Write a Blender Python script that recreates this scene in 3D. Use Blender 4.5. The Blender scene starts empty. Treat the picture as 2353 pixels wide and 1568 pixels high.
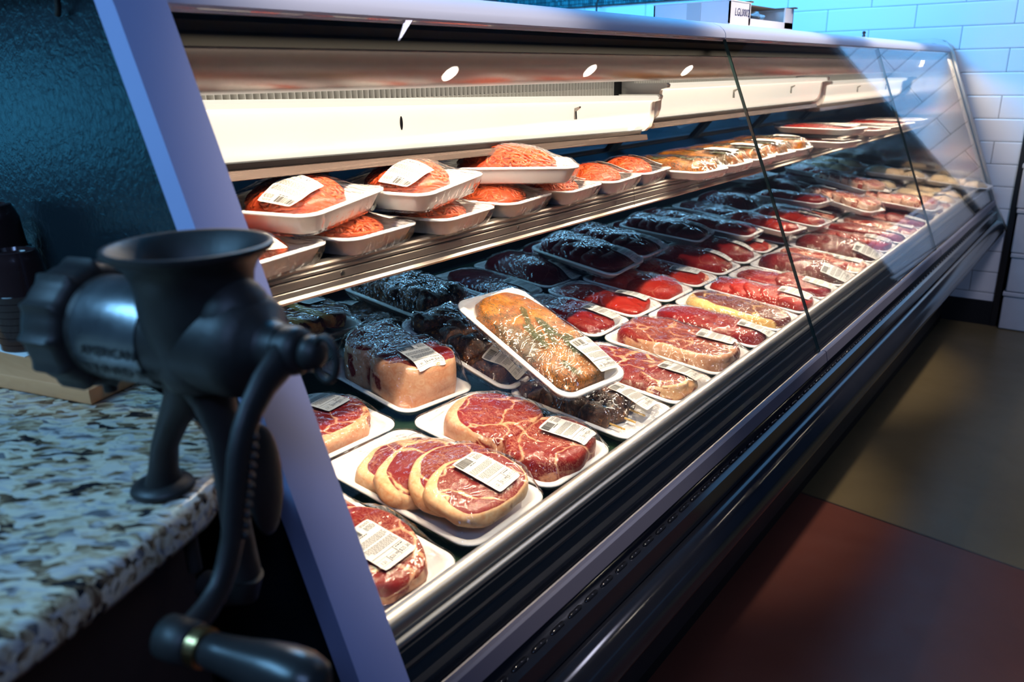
import bpy, bmesh, math, random
import numpy as np
from mathutils import Vector, Matrix, Euler, noise

R = math.radians
H0 = 1.235                      # camera height above the floor; helper coordinates are given relative to the lens height
SC = bpy.context.scene
COL = SC.collection
random.seed(7)
LAMP_E = 13.0

# ------------------------------------------------------------------ materials
def mat(name):
    m = bpy.data.materials.new(name); m.use_nodes = True
    nt = m.node_tree; nt.nodes.clear()
    return m, nt
class NT:
    def __init__(s, nt): s.nt = nt
    def n(s, t, **kw):
        nd = s.nt.nodes.new(t)
        ins = kw.pop('ins', {})
        for k, v in kw.items(): setattr(nd, k, v)
        for k, v in ins.items():
            if isinstance(v, bpy.types.NodeSocket): s.nt.links.new(v, nd.inputs[k])
            else: nd.inputs[k].default_value = v
        return nd
    def l(s, a, b): s.nt.links.new(a, b)
    def math(s, op, a, b=None, c=None, clamp=False):
        nd = s.nt.nodes.new('ShaderNodeMath'); nd.operation = op; nd.use_clamp = clamp
        for i, v in enumerate((a, b, c)):
            if v is None: continue
            if isinstance(v, bpy.types.NodeSocket): s.nt.links.new(v, nd.inputs[i])
            else: nd.inputs[i].default_value = v
        return nd.outputs[0]
    def mix(s, f, a, b):
        nd = s.nt.nodes.new('ShaderNodeMix'); nd.data_type = 'RGBA'
        for k, v in ((0, f), (6, a), (7, b)):
            if isinstance(v, bpy.types.NodeSocket): s.nt.links.new(v, nd.inputs[k])
            else: nd.inputs[k].default_value = v if k == 0 else (*v, 1)[:4]
        return nd.outputs[2]
    def ramp(s, f, pts):
        nd = s.nt.nodes.new('ShaderNodeValToRGB'); cr = nd.color_ramp
        while len(cr.elements) < len(pts): cr.elements.new(.5)
        for e, (p, c) in zip(cr.elements, pts):
            e.position = p; e.color = (*c, 1)[:4] if not isinstance(c, (int, float)) else (c, c, c, 1)
        s.nt.links.new(f, nd.inputs[0]); return nd.outputs[0]
    def out(s, sh): 
        o = s.nt.nodes.new('ShaderNodeOutputMaterial'); s.nt.links.new(sh, o.inputs[0])
    def schlick(s, f0=.04, normal=None):
        g = s.n('ShaderNodeNewGeometry')
        dp = s.n('ShaderNodeVectorMath', operation='DOT_PRODUCT', ins={0: g.outputs['Incoming'], 1: normal if normal else g.outputs['Normal']}).outputs['Value']
        k = s.math('SUBTRACT', 1.0, s.math('ABSOLUTE', dp), clamp=True)
        return s.math('MULTIPLY_ADD', s.math('POWER', k, 5.0), 1-f0, f0)
    def coords(s, scale=(1, 1, 1), rnd=True, which='Object', rot=(0, 0, 0)):
        tc = s.n('ShaderNodeTexCoord')
        mp = s.n('ShaderNodeMapping', ins={'Vector': tc.outputs[which]})
        mp.inputs['Scale'].default_value = scale; mp.inputs['Rotation'].default_value = rot
        if not rnd: return mp.outputs[0]
        oi = s.n('ShaderNodeObjectInfo')
        k = s.math('MULTIPLY', oi.outputs['Random'], 37.0)
        ad = s.n('ShaderNodeVectorMath', operation='ADD', ins={0: mp.outputs[0], 1: k})
        return ad.outputs[0]
    def noise(s, v, scale, detail=3, rough=.55, dist=0):
        return s.n('ShaderNodeTexNoise', ins={'Vector': v, 'Scale': scale, 'Detail': detail, 'Roughness': rough, 'Distortion': dist}).outputs[0]
    def bump(s, h, strength, dist=.001, normal=None):
        b = s.n('ShaderNodeBump', ins={'Height': h, 'Strength': strength, 'Distance': dist})
        if normal: s.l(normal, b.inputs['Normal'])
        return b.outputs[0]
    def pbsdf(s, col, rough=.5, metal=0.0, normal=None, spec=.5, coat=0, sss=0):
        p = s.n('ShaderNodeBsdfPrincipled')
        for k, v in (('Base Color', col), ('Roughness', rough), ('Metallic', metal), ('Specular IOR Level', spec), ('Coat Weight', coat)):
            if isinstance(v, bpy.types.NodeSocket): s.l(v, p.inputs[k])
            else: p.inputs[k].default_value = (*v, 1)[:4] if isinstance(v, tuple) else v
        if normal: s.l(normal, p.inputs['Normal'])
        if sss:
            p.inputs['Subsurface Weight'].default_value = sss; p.inputs['Subsurface Scale'].default_value = .004
            p.inputs['Subsurface Radius'].default_value = (1, .35, .2)
        return p.outputs[0]
MATS = {}
def simple(name, col, rough=.5, metal=0, spec=.5, bump=0, bscale=200, coat=0, mottle=0):
    if name in MATS: return MATS[name]
    m, nt = mat(name); t = NT(nt); v = t.coords()
    nrm = t.bump(t.noise(v, bscale), bump) if bump else None
    c = col
    if mottle:
        c = t.mix(t.noise(v, 14, 4), tuple(x*(1-mottle) for x in col), tuple(min(1, x*(1+mottle)) for x in col))
    t.out(t.pbsdf(c, rough, metal, nrm, spec, coat)); MATS[name] = m; return m

def brushed(name, col, rough=.28, along=1):
    m, nt = mat(name); t = NT(nt)
    sc = [400, 400, 400]; sc[along] = 2
    v = t.coords(tuple(sc), False)
    f = t.noise(v, 1, 2)
    v2 = t.coords((3, 1.2, 3), False); g = t.noise(v2, 2.5, 4)
    rr = t.math('ADD', t.math('MULTIPLY', f, .12), rough-.06)
    c = t.mix(g, tuple(x*.8 for x in col), tuple(min(1, x*1.12) for x in col))
    t.out(t.pbsdf(c, rr, 1, t.bump(f, .03, .0005))); MATS[name] = m; return m

def meat_mat(name, lean, lean2, fat, marble=.5, seam=0.0, seamscale=17, rough=.34, fatbias=0.0, bumpy=.25):
    m, nt = mat(name); t = NT(nt); v = t.coords()
    at = t.n('ShaderNodeAttribute', attribute_name='fat').outputs['Fac']
    n1 = t.noise(v, 26, 4, .6, .6); n2 = t.noise(v, 95, 3, .6, 1.2); n3 = t.noise(v, 11, 3)
    vs = t.coords((1, 2.4, 1)); n4 = t.noise(vs, 62, 4, .62, 2.0)
    # fat rim from the mesh attribute, edge broken up by noise
    e = t.math('ADD', t.math('ADD', at, t.math('MULTIPLY', t.math('SUBTRACT', n1, .5), .75)), fatbias)
    fr = t.math('MULTIPLY', t.math('SUBTRACT', e, .47), 9.0, clamp=True)
    # thin marbling veins
    d = t.math('ABSOLUTE', t.math('SUBTRACT', n4, .5))
    vein = t.math('SUBTRACT', 1.0, t.math('MULTIPLY', d, 38.0), clamp=True)
    msk = t.math('MULTIPLY', t.math('SUBTRACT', n3, .62 - .3*marble), 6.0, clamp=True)
    vein = t.math('MULTIPLY', t.math('MULTIPLY', vein, msk), min(1, .35+marble*.6))
    fac = t.math('MAXIMUM', fr, vein)
    if seam > 0:
        dv = t.n('ShaderNodeVectorMath', operation='MULTIPLY_ADD', ins={0: t.n('ShaderNodeTexNoise', ins={'Vector': v, 'Scale': 20.0, 'Detail': 2.0}).outputs['Color'], 1: (.045, .045, .045), 2: v}).outputs[0]
        vo = t.n('ShaderNodeTexVoronoi', feature='DISTANCE_TO_EDGE', ins={'Vector': dv, 'Scale': float(seamscale)}).outputs['Distance']
        wd = t.math('MULTIPLY_ADD', n1, .26*seam, -.07*seam)
        sm = t.math('MULTIPLY', t.math('SUBTRACT', wd, vo), 26.0, clamp=True)
        fac = t.math('MAXIMUM', fac, sm)
    cl = t.mix(t.math('MULTIPLY_ADD', n1, .7, t.math('MULTIPLY', n3, .3)), lean, lean2)
    cf = t.mix(t.math('MULTIPLY', t.math('SUBTRACT', t.math('ADD', t.math('MULTIPLY', n2, .5), t.math('MULTIPLY', n1, .5)), .36), 3.4, clamp=True), fat, tuple(x*(.86, .56, .42)[i] for i, x in enumerate(fat)))
    c = t.mix(fac, cl, cf)
    h = t.math('ADD', t.math('MULTIPLY', n2, .5), t.math('ADD', t.math('MULTIPLY', n4, .4), t.math('MULTIPLY', fac, .25)))
    t.out(t.pbsdf(c, rough, 0, t.bump(h, bumpy, .003), .16)); MATS[name] = m; return m

FAT = (.74, .46, .29)
meat_mat('beef_marbled', (.27, .015, .013), (.125, .006, .007), FAT, .85, .6, 13)
meat_mat('beef_rib', (.25, .019, .020), (.115, .006, .009), (.80, .56, .32), .5, .6, 12)
meat_mat('beef_lean', (.29, .013, .012), (.13, .004, .006), FAT, .2, .12, 10)
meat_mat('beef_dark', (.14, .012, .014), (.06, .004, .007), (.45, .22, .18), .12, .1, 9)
meat_mat('beef_bright', (.42, .026, .014), (.23, .010, .008), (.85, .45, .32), .22, .12, 10)
meat_mat('beef_brown', (.15, .035, .025), (.10, .018, .015), (.72, .55, .22), .4, .5, 9)
meat_mat('beef_pink', (.40, .055, .036), (.22, .014, .013), (.85, .62, .48), .9, .9, 18)
meat_mat('pork_pale', (.74, .40, .30), (.55, .20, .16), (.86, .70, .55), .6, .8, 16)
meat_mat('chicken', (.78, .62, .38), (.70, .48, .30), (.85, .76, .52), .4, .3, 14, .4)

def ground_mat():
    m, nt = mat('ground_beef'); t = NT(nt); v = t.coords()
    a = t.n('ShaderNodeAttribute', attribute_name='fat').outputs['Fac']
    n1 = t.noise(v, 90, 3); n2 = t.noise(v, 18, 2)
    c = t.mix(t.math('ADD', t.math('MULTIPLY', a, .65), t.math('MULTIPLY', n2, .35)), (.54, .088, .018), (.28, .018, .007))
    c = t.mix(t.math('MULTIPLY', t.math('SUBTRACT', n1, .60), 7, clamp=True), c, (.70, .20, .07))
    t.out(t.pbsdf(c, .33, 0, t.bump(n1, .25, .001), .22)); MATS['ground_beef'] = m
ground_mat()
def marinade_mat(name, c1, c2, c3, sc, rough=.28):
    m, nt = mat(name); t = NT(nt); v = t.coords()
    n1 = t.noise(v, sc, 5, .65, 1.0); n2 = t.noise(v, sc*4, 4, .7, .5); n3 = t.noise(v, sc*9, 3, .6)
    c = t.mix(t.math('MULTIPLY', t.math('SUBTRACT', n1, .38), 4.2, clamp=True), c1, c2)
    c = t.mix(t.math('MULTIPLY', t.math('SUBTRACT', n2, .56), 8, clamp=True), c, c3)
    h = t.math('ADD', n2, t.math('MULTIPLY', n3, .5))
    t.out(t.pbsdf(c, rough, 0, t.bump(h, .6, .004), .5)); MATS[name] = m
marinade_mat('kebab_marinade', (.022, .007, .004), (.11, .034, .010), (.42, .15, .022), 34)
def herb_mat():
    m, nt = mat('herb_marinade'); t = NT(nt); v = t.coords()
    n1 = t.noise(v, 30, 4, .6, .6); n2 = t.noise(t.coords((1, 3, 1)), 170, 3, .6, 1.5); n3 = t.noise(v, 260, 2); n4 = t.noise(v, 16, 3)
    c = t.mix(t.math('MULTIPLY', t.math('SUBTRACT', n1, .35), 3.5, clamp=True), (.24, .058, .003), (.46, .16, .005))
    c = t.mix(t.math('MULTIPLY', t.math('SUBTRACT', n4, .475), 6, clamp=True), c, (.085, .045, .010))
    c = t.mix(t.math('MULTIPLY', t.math('SUBTRACT', n2, .50), 10, clamp=True), c, (.020, .018, .007))
    c = t.mix(t.math('MULTIPLY', t.math('SUBTRACT', n3, .66), 12, clamp=True), c, (.28, .03, .02))
    t.out(t.pbsdf(c, .3, 0, t.bump(t.math('ADD', n2, n3), .5, .003), .5)); MATS['herb_marinade'] = m
herb_mat()

def film_mat():
    m, nt = mat('plastic_film'); t = NT(nt); v = t.coords()
    w1 = t.noise(t.coords((1, .35, 1)), 55, 3, .5, .8); w2 = t.noise(v, 22, 2, .5, .4)
    w3 = t.n('ShaderNodeTexWave', wave_type='BANDS', bands_direction='DIAGONAL', ins={'Vector': v, 'Scale': 26.0, 'Distortion': 9.0, 'Detail': 2.0, 'Detail Scale': 1.3}).outputs['Fac']
    h = t.math('ADD', t.math('MULTIPLY', w1, .6), t.math('ADD', t.math('MULTIPLY', w2, 1.0), t.math('MULTIPLY', w3, .22)))
    nrm = t.bump(h, .66, .006)
    fr = t.schlick(.032, nrm)
    f = t.math('MINIMUM', t.math('MULTIPLY', fr, 1.1), .8)
    g = t.n('ShaderNodeBsdfGlossy', ins={'Roughness': .022, 'Color': (1, 1, 1, 1), 'Normal': nrm})
    tr = t.n('ShaderNodeBsdfTransparent', ins={'Color': (.985, .985, .985, 1)})
    t.out(t.n('ShaderNodeMixShader', ins={0: f, 1: tr.outputs[0], 2: g.outputs[0]}).outputs[0])
    MATS['plastic_film'] = m
film_mat()
def glass_mat(name, tint, k=1.0, rough=0.0, smudge=0.0):
    m, nt = mat(name); t = NT(nt)
    fr = t.schlick(.04)
    f = t.math('MULTIPLY', fr, k, clamp=True)
    g = t.n('ShaderNodeBsdfGlossy', ins={'Roughness': rough, 'Color': (1, 1, 1, 1)})
    tr = t.n('ShaderNodeBsdfTransparent', ins={'Color': (*tint, 1)})
    t.out(t.n('ShaderNodeMixShader', ins={0: f, 1: tr.outputs[0], 2: g.outputs[0]}).outputs[0])
    MATS[name] = m
glass_mat('front_glass', (.985, .995, .99)); glass_mat('rear_glass', (.24, .30, .34), 1.3)
glass_mat('clear_guard', (.80, .74, .72), 1.4, .12)
glass_mat('bag_film', (.86, .9, .94), 2.2, .22)
simple('glass_edge', (.012, .03, .028), .15, 0, .6)

def foam():
    m, nt = mat('foam_tray'); t = NT(nt); v = t.coords()
    n = t.noise(v, 420, 2); c = t.mix(t.noise(v, 30, 2), (.80, .77, .75), (.84, .82, .80))
    t.out(t.pbsdf(c, .5, 0, t.bump(n, .12, .0006), .4)); MATS['foam_tray'] = m
foam()
simple('paper_label', (.62, .61, .58), .45); simple('label_ink', (.02, .02, .02), .5)
simple('label_ink_grey', (.20, .19, .18), .5)
simple('bamboo', (.72, .42, .10), .5, mottle=.2); simple('rosemary', (.085, .10, .045), .5, mottle=.3)
simple('parsley_green', (.01, .28, .05), .4); simple('mat_green', (.006, .024, .010), .45, bump=.4, bscale=160)
simple('purple_powder_coat', (.34, .36, .58), .38, 0, .45, bump=.05, bscale=700)
brushed('dark_steel', (.08, .08, .09), .32); simple('trim_paint', (.085, .085, .125), .4)
simple('canopy_paint', (.42, .45, .60), .36, 0, .5)
simple('black_plastic', (.012, .012, .014), .3, 0, .5)
simple('black_matt', (.008, .008, .009), .6, 0, .3)
simple('shield_black', (.0025, .0025, .0025), .95, 0, .02)  # absorbs nearly all tube light on the channel's added lip
simple('black_gloss', (.010, .011, .016), .12, 0, .5, mottle=.3)
simple('dark_interior', (.022, .022, .026), .42, 0, .4, mottle=.3)
brushed('steel', (.66, .63, .58), .36); brushed('aluminium', (.40, .355, .325), .46)
brushed('mirror_steel', (.60, .60, .62), .10); simple('fascia_steel', (.15, .135, .145), .27, 1.0)
brushed('dull_steel', (.30, .30, .33), .30)
simple('satin_white', (.88, .86, .82), .35)
brushed('guard_steel', (.46, .35, .31), .26)  # pinkish tint puts the meat's reflection into the steel colour
simple('screw_steel', (.35, .33, .3), .3, 1)
def glowmat(name, col, st):
    m, nt = mat(name); t = NT(nt)
    e = t.n('ShaderNodeEmission', ins={'Color': (*col, 1), 'Strength': st}); p = t.pbsdf((.85, .83, .8), .3)
    t.out(t.n('ShaderNodeAddShader', ins={0: e.outputs[0], 1: p}).outputs[0]); MATS[name] = m
glowmat('trough_glow', (1, .88, .72), 1.05)  # trough glow, put in for tube light that the fascia blocks
def pebble():
    m, nt = mat('pebbled_black'); t = NT(nt); v = t.coords()
    n = t.noise(v, 95, 3, .6, .7)
    t.out(t.pbsdf((.010, .016, .020), .24, 0, t.bump(n, .25, .004), .55)); MATS['pebbled_black'] = m
pebble()
def castiron():
    m, nt = mat('cast_iron'); t = NT(nt); v = t.coords()
    n = t.noise(v, 160, 4); g = t.noise(v, 24, 4)
    c = t.mix(g, (.010, .009, .009), (.040, .034, .032))
    t.out(t.pbsdf(c, t.math('MULTIPLY_ADD', g, .25, .36), .25, t.bump(n, .25, .001), .5)); MATS['cast_iron'] = m
    m, nt = mat('tinned_iron'); t = NT(nt); v = t.coords()
    n = t.noise(v, 120, 4); g = t.noise(v, 30, 4)
    c = t.mix(g, (.13, .14, .15), (.28, .29, .30))
    t.out(t.pbsdf(c, t.math('MULTIPLY_ADD', g, .2, .22), .85, t.bump(n, .2, .001), .5)); MATS['tinned_iron'] = m
castiron()
simple('handle_wood', (.020, .018, .018), .3, 0, .5, mottle=.5); simple('brass', (.55, .36, .16), .3, 1)
def granite():
    m, nt = mat('granite'); t = NT(nt)
    v0 = t.coords((1.0, 1.0, 1.0), False, rot=(0, 0, R(-37)))
    ds = t.n('ShaderNodeTexNoise', ins={'Vector': v0, 'Scale': 30.0, 'Detail': 2.0}).outputs['Color']
    v1 = t.n('ShaderNodeVectorMath', operation='MULTIPLY_ADD', ins={0: ds, 1: (.020, .020, .02), 2: v0}).outputs[0]
    v = t.n('ShaderNodeMapping', ins={'Vector': v1, 'Scale': (1.0, 2.6, 2.2)}).outputs[0]
    vo = t.n('ShaderNodeTexVoronoi', ins={'Vector': v, 'Scale': 70.0})
    r1 = t.n('ShaderNodeSeparateColor', ins={0: vo.outputs['Color']}).outputs[0]
    a = t.noise(v, 17, 4, .6, .4); b = t.noise(v, 70, 4, .65, .6)
    k = t.math('ADD', t.math('MULTIPLY', r1, .45), t.math('MULTIPLY', a, 1.0))
    col = t.ramp(k, [(.46, (.02, .018, .02)), (.555, (.20, .13, .07)), (.63, (.52, .40, .25)), (.74, (.78, .69, .50)), (.88, (.58, .55, .50)), (.99, (.16, .15, .15))])
    col = t.mix(t.math('MULTIPLY', t.math('SUBTRACT', b, .61), 9, clamp=True), col, (.04, .036, .04))
    col = t.mix(t.math('MULTIPLY', t.math('SUBTRACT', t.noise(v, 33, 3), .61), 7, clamp=True), col, (.36, .21, .09))
    t.out(t.pbsdf(col, .16, 0, t.bump(b, .04, .0005), .5)); MATS['granite'] = m
granite()
def wood(name, c1, c2, rough=.45):
    m, nt = mat(name); t = NT(nt); v = t.coords((2, 14, 14), False)
    n = t.noise(v, 6, 4, .6, 1.5)
    t.out(t.pbsdf(t.mix(n, c1, c2), rough, 0, t.bump(n, .1, .001))); MATS[name] = m
wood('maple_board', (.80, .36, .16), (.62, .24, .09)); wood('dark_cabinet', (.030, .016, .012), (.018, .010, .008), .5)
simple('brown_cup_plastic', (.022, .010, .010), .14, 0, .6); simple('white_paper', (.74, .74, .70), .6)
simple('carton_white', (.74, .74, .76), .6, mottle=.06); simple('carton_purple_', (.50, .50, .66), .6, mottle=.06); simple('carton_edge', (.16, .10, .06), .8)
simple('ink_blue', (.008, .015, .13), .5); simple('carton_tape', (.55, .58, .60), .18)
simple('crate_white', (.50, .50, .54), .35, mottle=.15, bump=.1, bscale=60)
simple('plaster_dark', (.10, .11, .13), .7)
def tile():
    m, nt = mat('subway_tile'); t = NT(nt)
    tc = t.n('ShaderNodeTexCoord'); sp = t.n('ShaderNodeSeparateXYZ', ins={0: tc.outputs['Object']})
    x = t.math('ADD', sp.outputs[0], 1.3606 + 8.40); z = t.math('ADD', sp.outputs[2], -.2919 + 40*.105)
    cb = t.n('ShaderNodeCombineXYZ', ins={0: x, 1: z, 2: 0.0})
    def bk(ms, sm): return t.n('ShaderNodeTexBrick', offset=.5, ins={'Vector': cb.outputs[0], 'Color1': (.80, .80, .82, 1), 'Color2': (.77, .77, .80, 1), 'Mortar': (.20, .19, .19, 1), 'Scale': 1.0, 'Mortar Size': ms, 'Mortar Smooth': sm, 'Bias': 0.0, 'Brick Width': .42, 'Row Height': .105})
    b = bk(.0017, .05); h = bk(.008, 1.0)
    n = t.noise(t.coords((1, 1, 1), False), 9, 2)
    rg = t.math('MULTIPLY_ADD', b.outputs['Fac'], .5, .12)
    hh = t.math('ADD', t.math('MULTIPLY', h.outputs['Fac'], -1.0), t.math('MULTIPLY', n, .4))
    t.out(t.pbsdf(b.outputs['Color'], rg, 0, t.bump(hh, .35, .003), .5)); MATS['subway_tile'] = m
tile()
def mosaic():
    m, nt = mat('glass_mosaic'); t = NT(nt)
    tc = t.n('ShaderNodeTexCoord'); sp = t.n('ShaderNodeSeparateXYZ', ins={0: tc.outputs['Object']})
    cb = t.n('ShaderNodeCombineXYZ', ins={0: sp.outputs[0], 1: sp.outputs[2], 2: 0.0})
    b = t.n('ShaderNodeTexBrick', offset=0.0, ins={'Vector': cb.outputs[0], 'Color1': (.02, .10, .12, 1), 'Color2': (.05, .30, .34, 1), 'Mortar': (.01, .015, .02, 1), 'Scale': 1.0, 'Mortar Size': .0018, 'Mortar Smooth': .1, 'Bias': -.2, 'Brick Width': .015, 'Row Height': .024})
    t.out(t.pbsdf(b.outputs['Color'], .12, 0, t.bump(b.outputs['Fac'], -.6, .004), .6)); MATS['glass_mosaic'] = m
mosaic()
def floor_m():
    m, nt = mat('stained_concrete'); t = NT(nt)
    tc = t.n('ShaderNodeTexCoord'); sp = t.n('ShaderNodeSeparateXYZ', ins={0: tc.outputs['Object']})
    # score line runs almost square to the case
    q = t.math('ADD', sp.outputs[1], t.math('MULTIPLY', sp.outputs[0], .128)); d = t.math('SUBTRACT', q, 2.196)
    v = t.coords((1, 1, 1), False); n1 = t.noise(v, 2.2, 6, .65, .5); n2 = t.noise(v, 11, 5, .7); n3 = t.noise(v, 160, 2)
    red = t.mix(n1, (.065, .017, .012), (.135, .040, .026)); ol = t.mix(n1, (.070, .050, .022), (.150, .112, .055))
    c = t.mix(t.math('MULTIPLY', d, 900, clamp=True), red, ol)
    c = t.mix(t.math('MULTIPLY', t.math('SUBTRACT', n2, .66), 4, clamp=True), c, (.07, .045, .03))
    g = t.math('SUBTRACT', 1.0, t.math('MULTIPLY', t.math('ABSOLUTE', d), 140), clamp=True)
    c = t.mix(g, c, (.015, .012, .01))
    h = t.math('ADD', t.math('MULTIPLY', g, -3.0), t.math('MULTIPLY', n3, .15))
    t.out(t.pbsdf(c, t.math('MULTIPLY_ADD', n2, .2, .30), 0, t.bump(h, .3, .002), .45)); MATS['stained_concrete'] = m
floor_m()
M = MATS

# ------------------------------------------------------------------ mesh helpers
class MB:
    def __init__(s): s.v = []; s.f = []; s.mi = []; s.n = 0; s.attr = None
    def add(s, v, f, mi=0):
        v = np.asarray(v, float).reshape(-1, 3); s.v.append(v)
        for q in f: s.f.append(tuple(int(i)+s.n for i in q)); s.mi.append(mi)
        s.n += len(v); return s
    def box(s, a, b, mi=0):
        (x0, y0, z0), (x1, y1, z1) = a, b
        return s.add([(x0,y0,z0),(x1,y0,z0),(x1,y1,z0),(x0,y1,z0),(x0,y0,z1),(x1,y0,z1),(x1,y1,z1),(x0,y1,z1)],
                     [(0,3,2,1),(4,5,6,7),(0,1,5,4),(1,2,6,5),(2,3,7,6),(3,0,4,7)], mi)
    def loft(s, loops, cap0=False, cap1=False, close=True, mi=0):
        n = len(loops[0]); v = np.concatenate([np.asarray(l, float) for l in loops]); f = []
        for i in range(len(loops)-1):
            for j in range(n if close else n-1):
                k = (j+1) % n; f.append((i*n+j, i*n+k, (i+1)*n+k, (i+1)*n+j))
        if cap0: f.append(tuple(range(n-1, -1, -1)))
        if cap1: f.append(tuple((len(loops)-1)*n+j for j in range(n)))
        return s.add(v, f, mi)
    def extrude(s, prof, y0, y1, mi=0, mi_cap=None):
        """closed xz outline pushed along y"""
        n = len(prof)
        v = [(x, y0, z) for x, z in prof] + [(x, y1, z) for x, z in prof]
        f = [(j, (j+1) % n, n+(j+1) % n, n+j) for j in range(n)]
        s.add(v, f, mi)
        s.add(v, [tuple(range(n-1, -1, -1)), tuple(range(n, 2*n))], mi if mi_cap is None else mi_cap)
        return s
    def tube(s, pts, rad, seg=10, cap=True, mi=0, flat=1.0, up=None):
        pts = [Vector(p) for p in pts]
        if not hasattr(rad, '__len__'): rad = [rad]*len(pts)
        loops = []; prev = None
        for i, p in enumerate(pts):
            d = (pts[min(i+1, len(pts)-1)] - pts[max(i-1, 0)]).normalized()
            if prev is None:
                a = Vector(up) if up else (Vector((0, 0, 1)) if abs(d.z) < .9 else Vector((1, 0, 0)))
            else: a = prev
            nrm = (a - d*a.dot(d)).normalized(); prev = nrm; bi = d.cross(nrm)
            loops.append([p + (nrm*math.cos(t)*flat + bi*math.sin(t))*rad[i] for t in np.linspace(0, 2*math.pi, seg, endpoint=False)])
        return s.loft(loops, cap, cap, True, mi)
    def lathe(s, prof, seg=40, origin=(0, 0, 0), axis=(0, 0, 1), mi=0, cap0=True, cap1=True, lobes=0, amp=0):
        q = Vector((0, 0, 1)).rotation_difference(Vector(axis)); o = Vector(origin); loops = []
        for r, z in prof:
            lp = []
            for t in np.linspace(0, 2*math.pi, seg, endpoint=False):
                rr = r*(1+amp*max(0, math.cos(lobes*t))**3) if lobes else r
                lp.append(o + q @ Vector((rr*math.cos(t), rr*math.sin(t), z)))
            loops.append(lp)
        return s.loft(loops, cap0, cap1, True, mi)
    def sphere(s, c, r, sx=1, sy=1, sz=1, seg=16, rings=10, mi=0):
        prof = [(math.sin(a), -math.cos(a)) for a in np.linspace(.02, math.pi-.02, rings)]
        st = s.n; s.lathe(prof, seg, (0, 0, 0), mi=mi)
        s.v[-1] = s.v[-1]*np.array([sx, sy, sz])*r + np.array(c); return s
    def mesh(s, name, mats, smooth=35):
        me = bpy.data.meshes.new(name); v = np.concatenate(s.v)
        me.from_pydata(v.tolist(), [], s.f)
        for m in (mats if isinstance(mats, (list, tuple)) else [mats]): me.materials.append(M[m] if isinstance(m, str) else m)
        if any(s.mi): me.polygons.foreach_set('material_index', s.mi)
        if s.attr is not None:
            at = me.attributes.new('fat', 'FLOAT', 'POINT'); at.data.foreach_set('value', np.asarray(s.attr, np.float32))
        if smooth is not None:
            me.polygons.foreach_set('use_smooth', [True]*len(me.polygons))
            me.update(); 
            if smooth < 180: me.set_sharp_from_angle(angle=R(smooth))
        me.validate(); me.update(); return me
    def build(s, name, mats, parent=None, smooth=35, bevel=0, loc=None, fixn=True):
        me = s.mesh(name, mats, smooth)
        if fixn:
            b = bmesh.new(); b.from_mesh(me); bmesh.ops.recalc_face_normals(b, faces=b.faces); b.to_mesh(me); b.free()
            if smooth is not None and smooth < 180: me.set_sharp_from_angle(angle=R(smooth))
        return link(name, me, parent, bevel, loc)
def link(name, me, parent=None, bevel=0, loc=None):
    o = bpy.data.objects.new(name, me); COL.objects.link(o)
    if parent is not None: o.parent = parent
    if loc is not None: o.location = loc
    if bevel:
        md = o.modifiers.new('Bevel', 'BEVEL'); md.width = bevel; md.segments = 2; md.limit_method = 'ANGLE'; md.angle_limit = R(40)
    return o
def tag(o, label, cat, group=None, kind=None):
    o['label'] = label; o['category'] = cat
    if group: o['group'] = group
    if kind: o['kind'] = kind
    return o
def empty(name, loc=(0, 0, 0), label=None, cat=None, group=None, rot=None):
    o = bpy.data.objects.new(name, None); COL.objects.link(o)
    o.location = Vector(loc) + Vector((0, 0, H0)); o.empty_display_size = .05
    if rot is not None: o.rotation_euler = rot
    if label: tag(o, label, cat, group)
    return o
def top(mb, name, mats, label, cat, loc=(0, 0, 0), **kw):
    g = kw.pop('group', None); o = mb.build(name, mats, None, **kw); o.location = Vector(loc)+Vector((0, 0, H0)); tag(o, label, cat, g); return o
def struct(mb, name, mats, loc=(0, 0, 0), **kw):
    o = mb.build(name, mats, None, **kw); o.location = Vector(loc)+Vector((0, 0, H0)); o['kind'] = 'structure'; return o
def copy_tree(o, parent=None):
    c = o.copy(); COL.objects.link(c); c.parent = parent
    for ch in list(o.children): copy_tree(ch, c)
    return c
def text_geo(s, size):
    """filled outline of a string in the xy plane -> verts, faces"""
    cu = bpy.data.curves.new('txt', 'FONT'); cu.body = s; cu.size = size; cu.resolution_u = 2
    o = bpy.data.objects.new('txt', cu); COL.objects.link(o)
    dg = bpy.context.evaluated_depsgraph_get(); me = bpy.data.meshes.new_from_object(o.evaluated_get(dg))
    v = np.array([p.co[:] for p in me.vertices]).reshape(-1, 3); f = [tuple(p.vertices) for p in me.polygons]
    bpy.data.objects.remove(o); bpy.data.curves.remove(cu); bpy.data.meshes.remove(me)
    return v, f
# ------------------------------------------------------------------ the room
struct(MB().box((-3.5, -1.6, -.06), (3.6, 7.7, 0)), 'floor', 'stained_concrete', (0, 0, -1.235))
struct(MB().box((-3.5, 4.52, -1.235), (-.405, 4.64, 1.75)), 'wall_far', 'subway_tile')
struct(MB().box((-.80, 4.505, -1.235), (-.405, 4.519, -1.113)), 'baseboard_far', 'black_matt')
struct(MB().box((-.404, 4.50, -1.235), (-.378, 7.59, 1.75)), 'trim_1', 'black_plastic')
struct(MB().box((-.377, 7.6, -1.235), (3.6, 7.7, 1.75)), 'wall_alcove', 'plaster_dark')
struct(MB().box((-3.5, 4.500, .394), (-1.9, 4.519, 1.10)), 'trim_2', 'glass_mosaic')
struct(MB().box((-3.62, -1.6, -1.235), (-3.51, 4.64, 1.75)), 'wall_left', 'plaster_dark')
struct(MB().box((-3.5, -1.6, 1.76), (3.6, 7.7, 1.85)), 'ceiling', 'plaster_dark')

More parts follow.
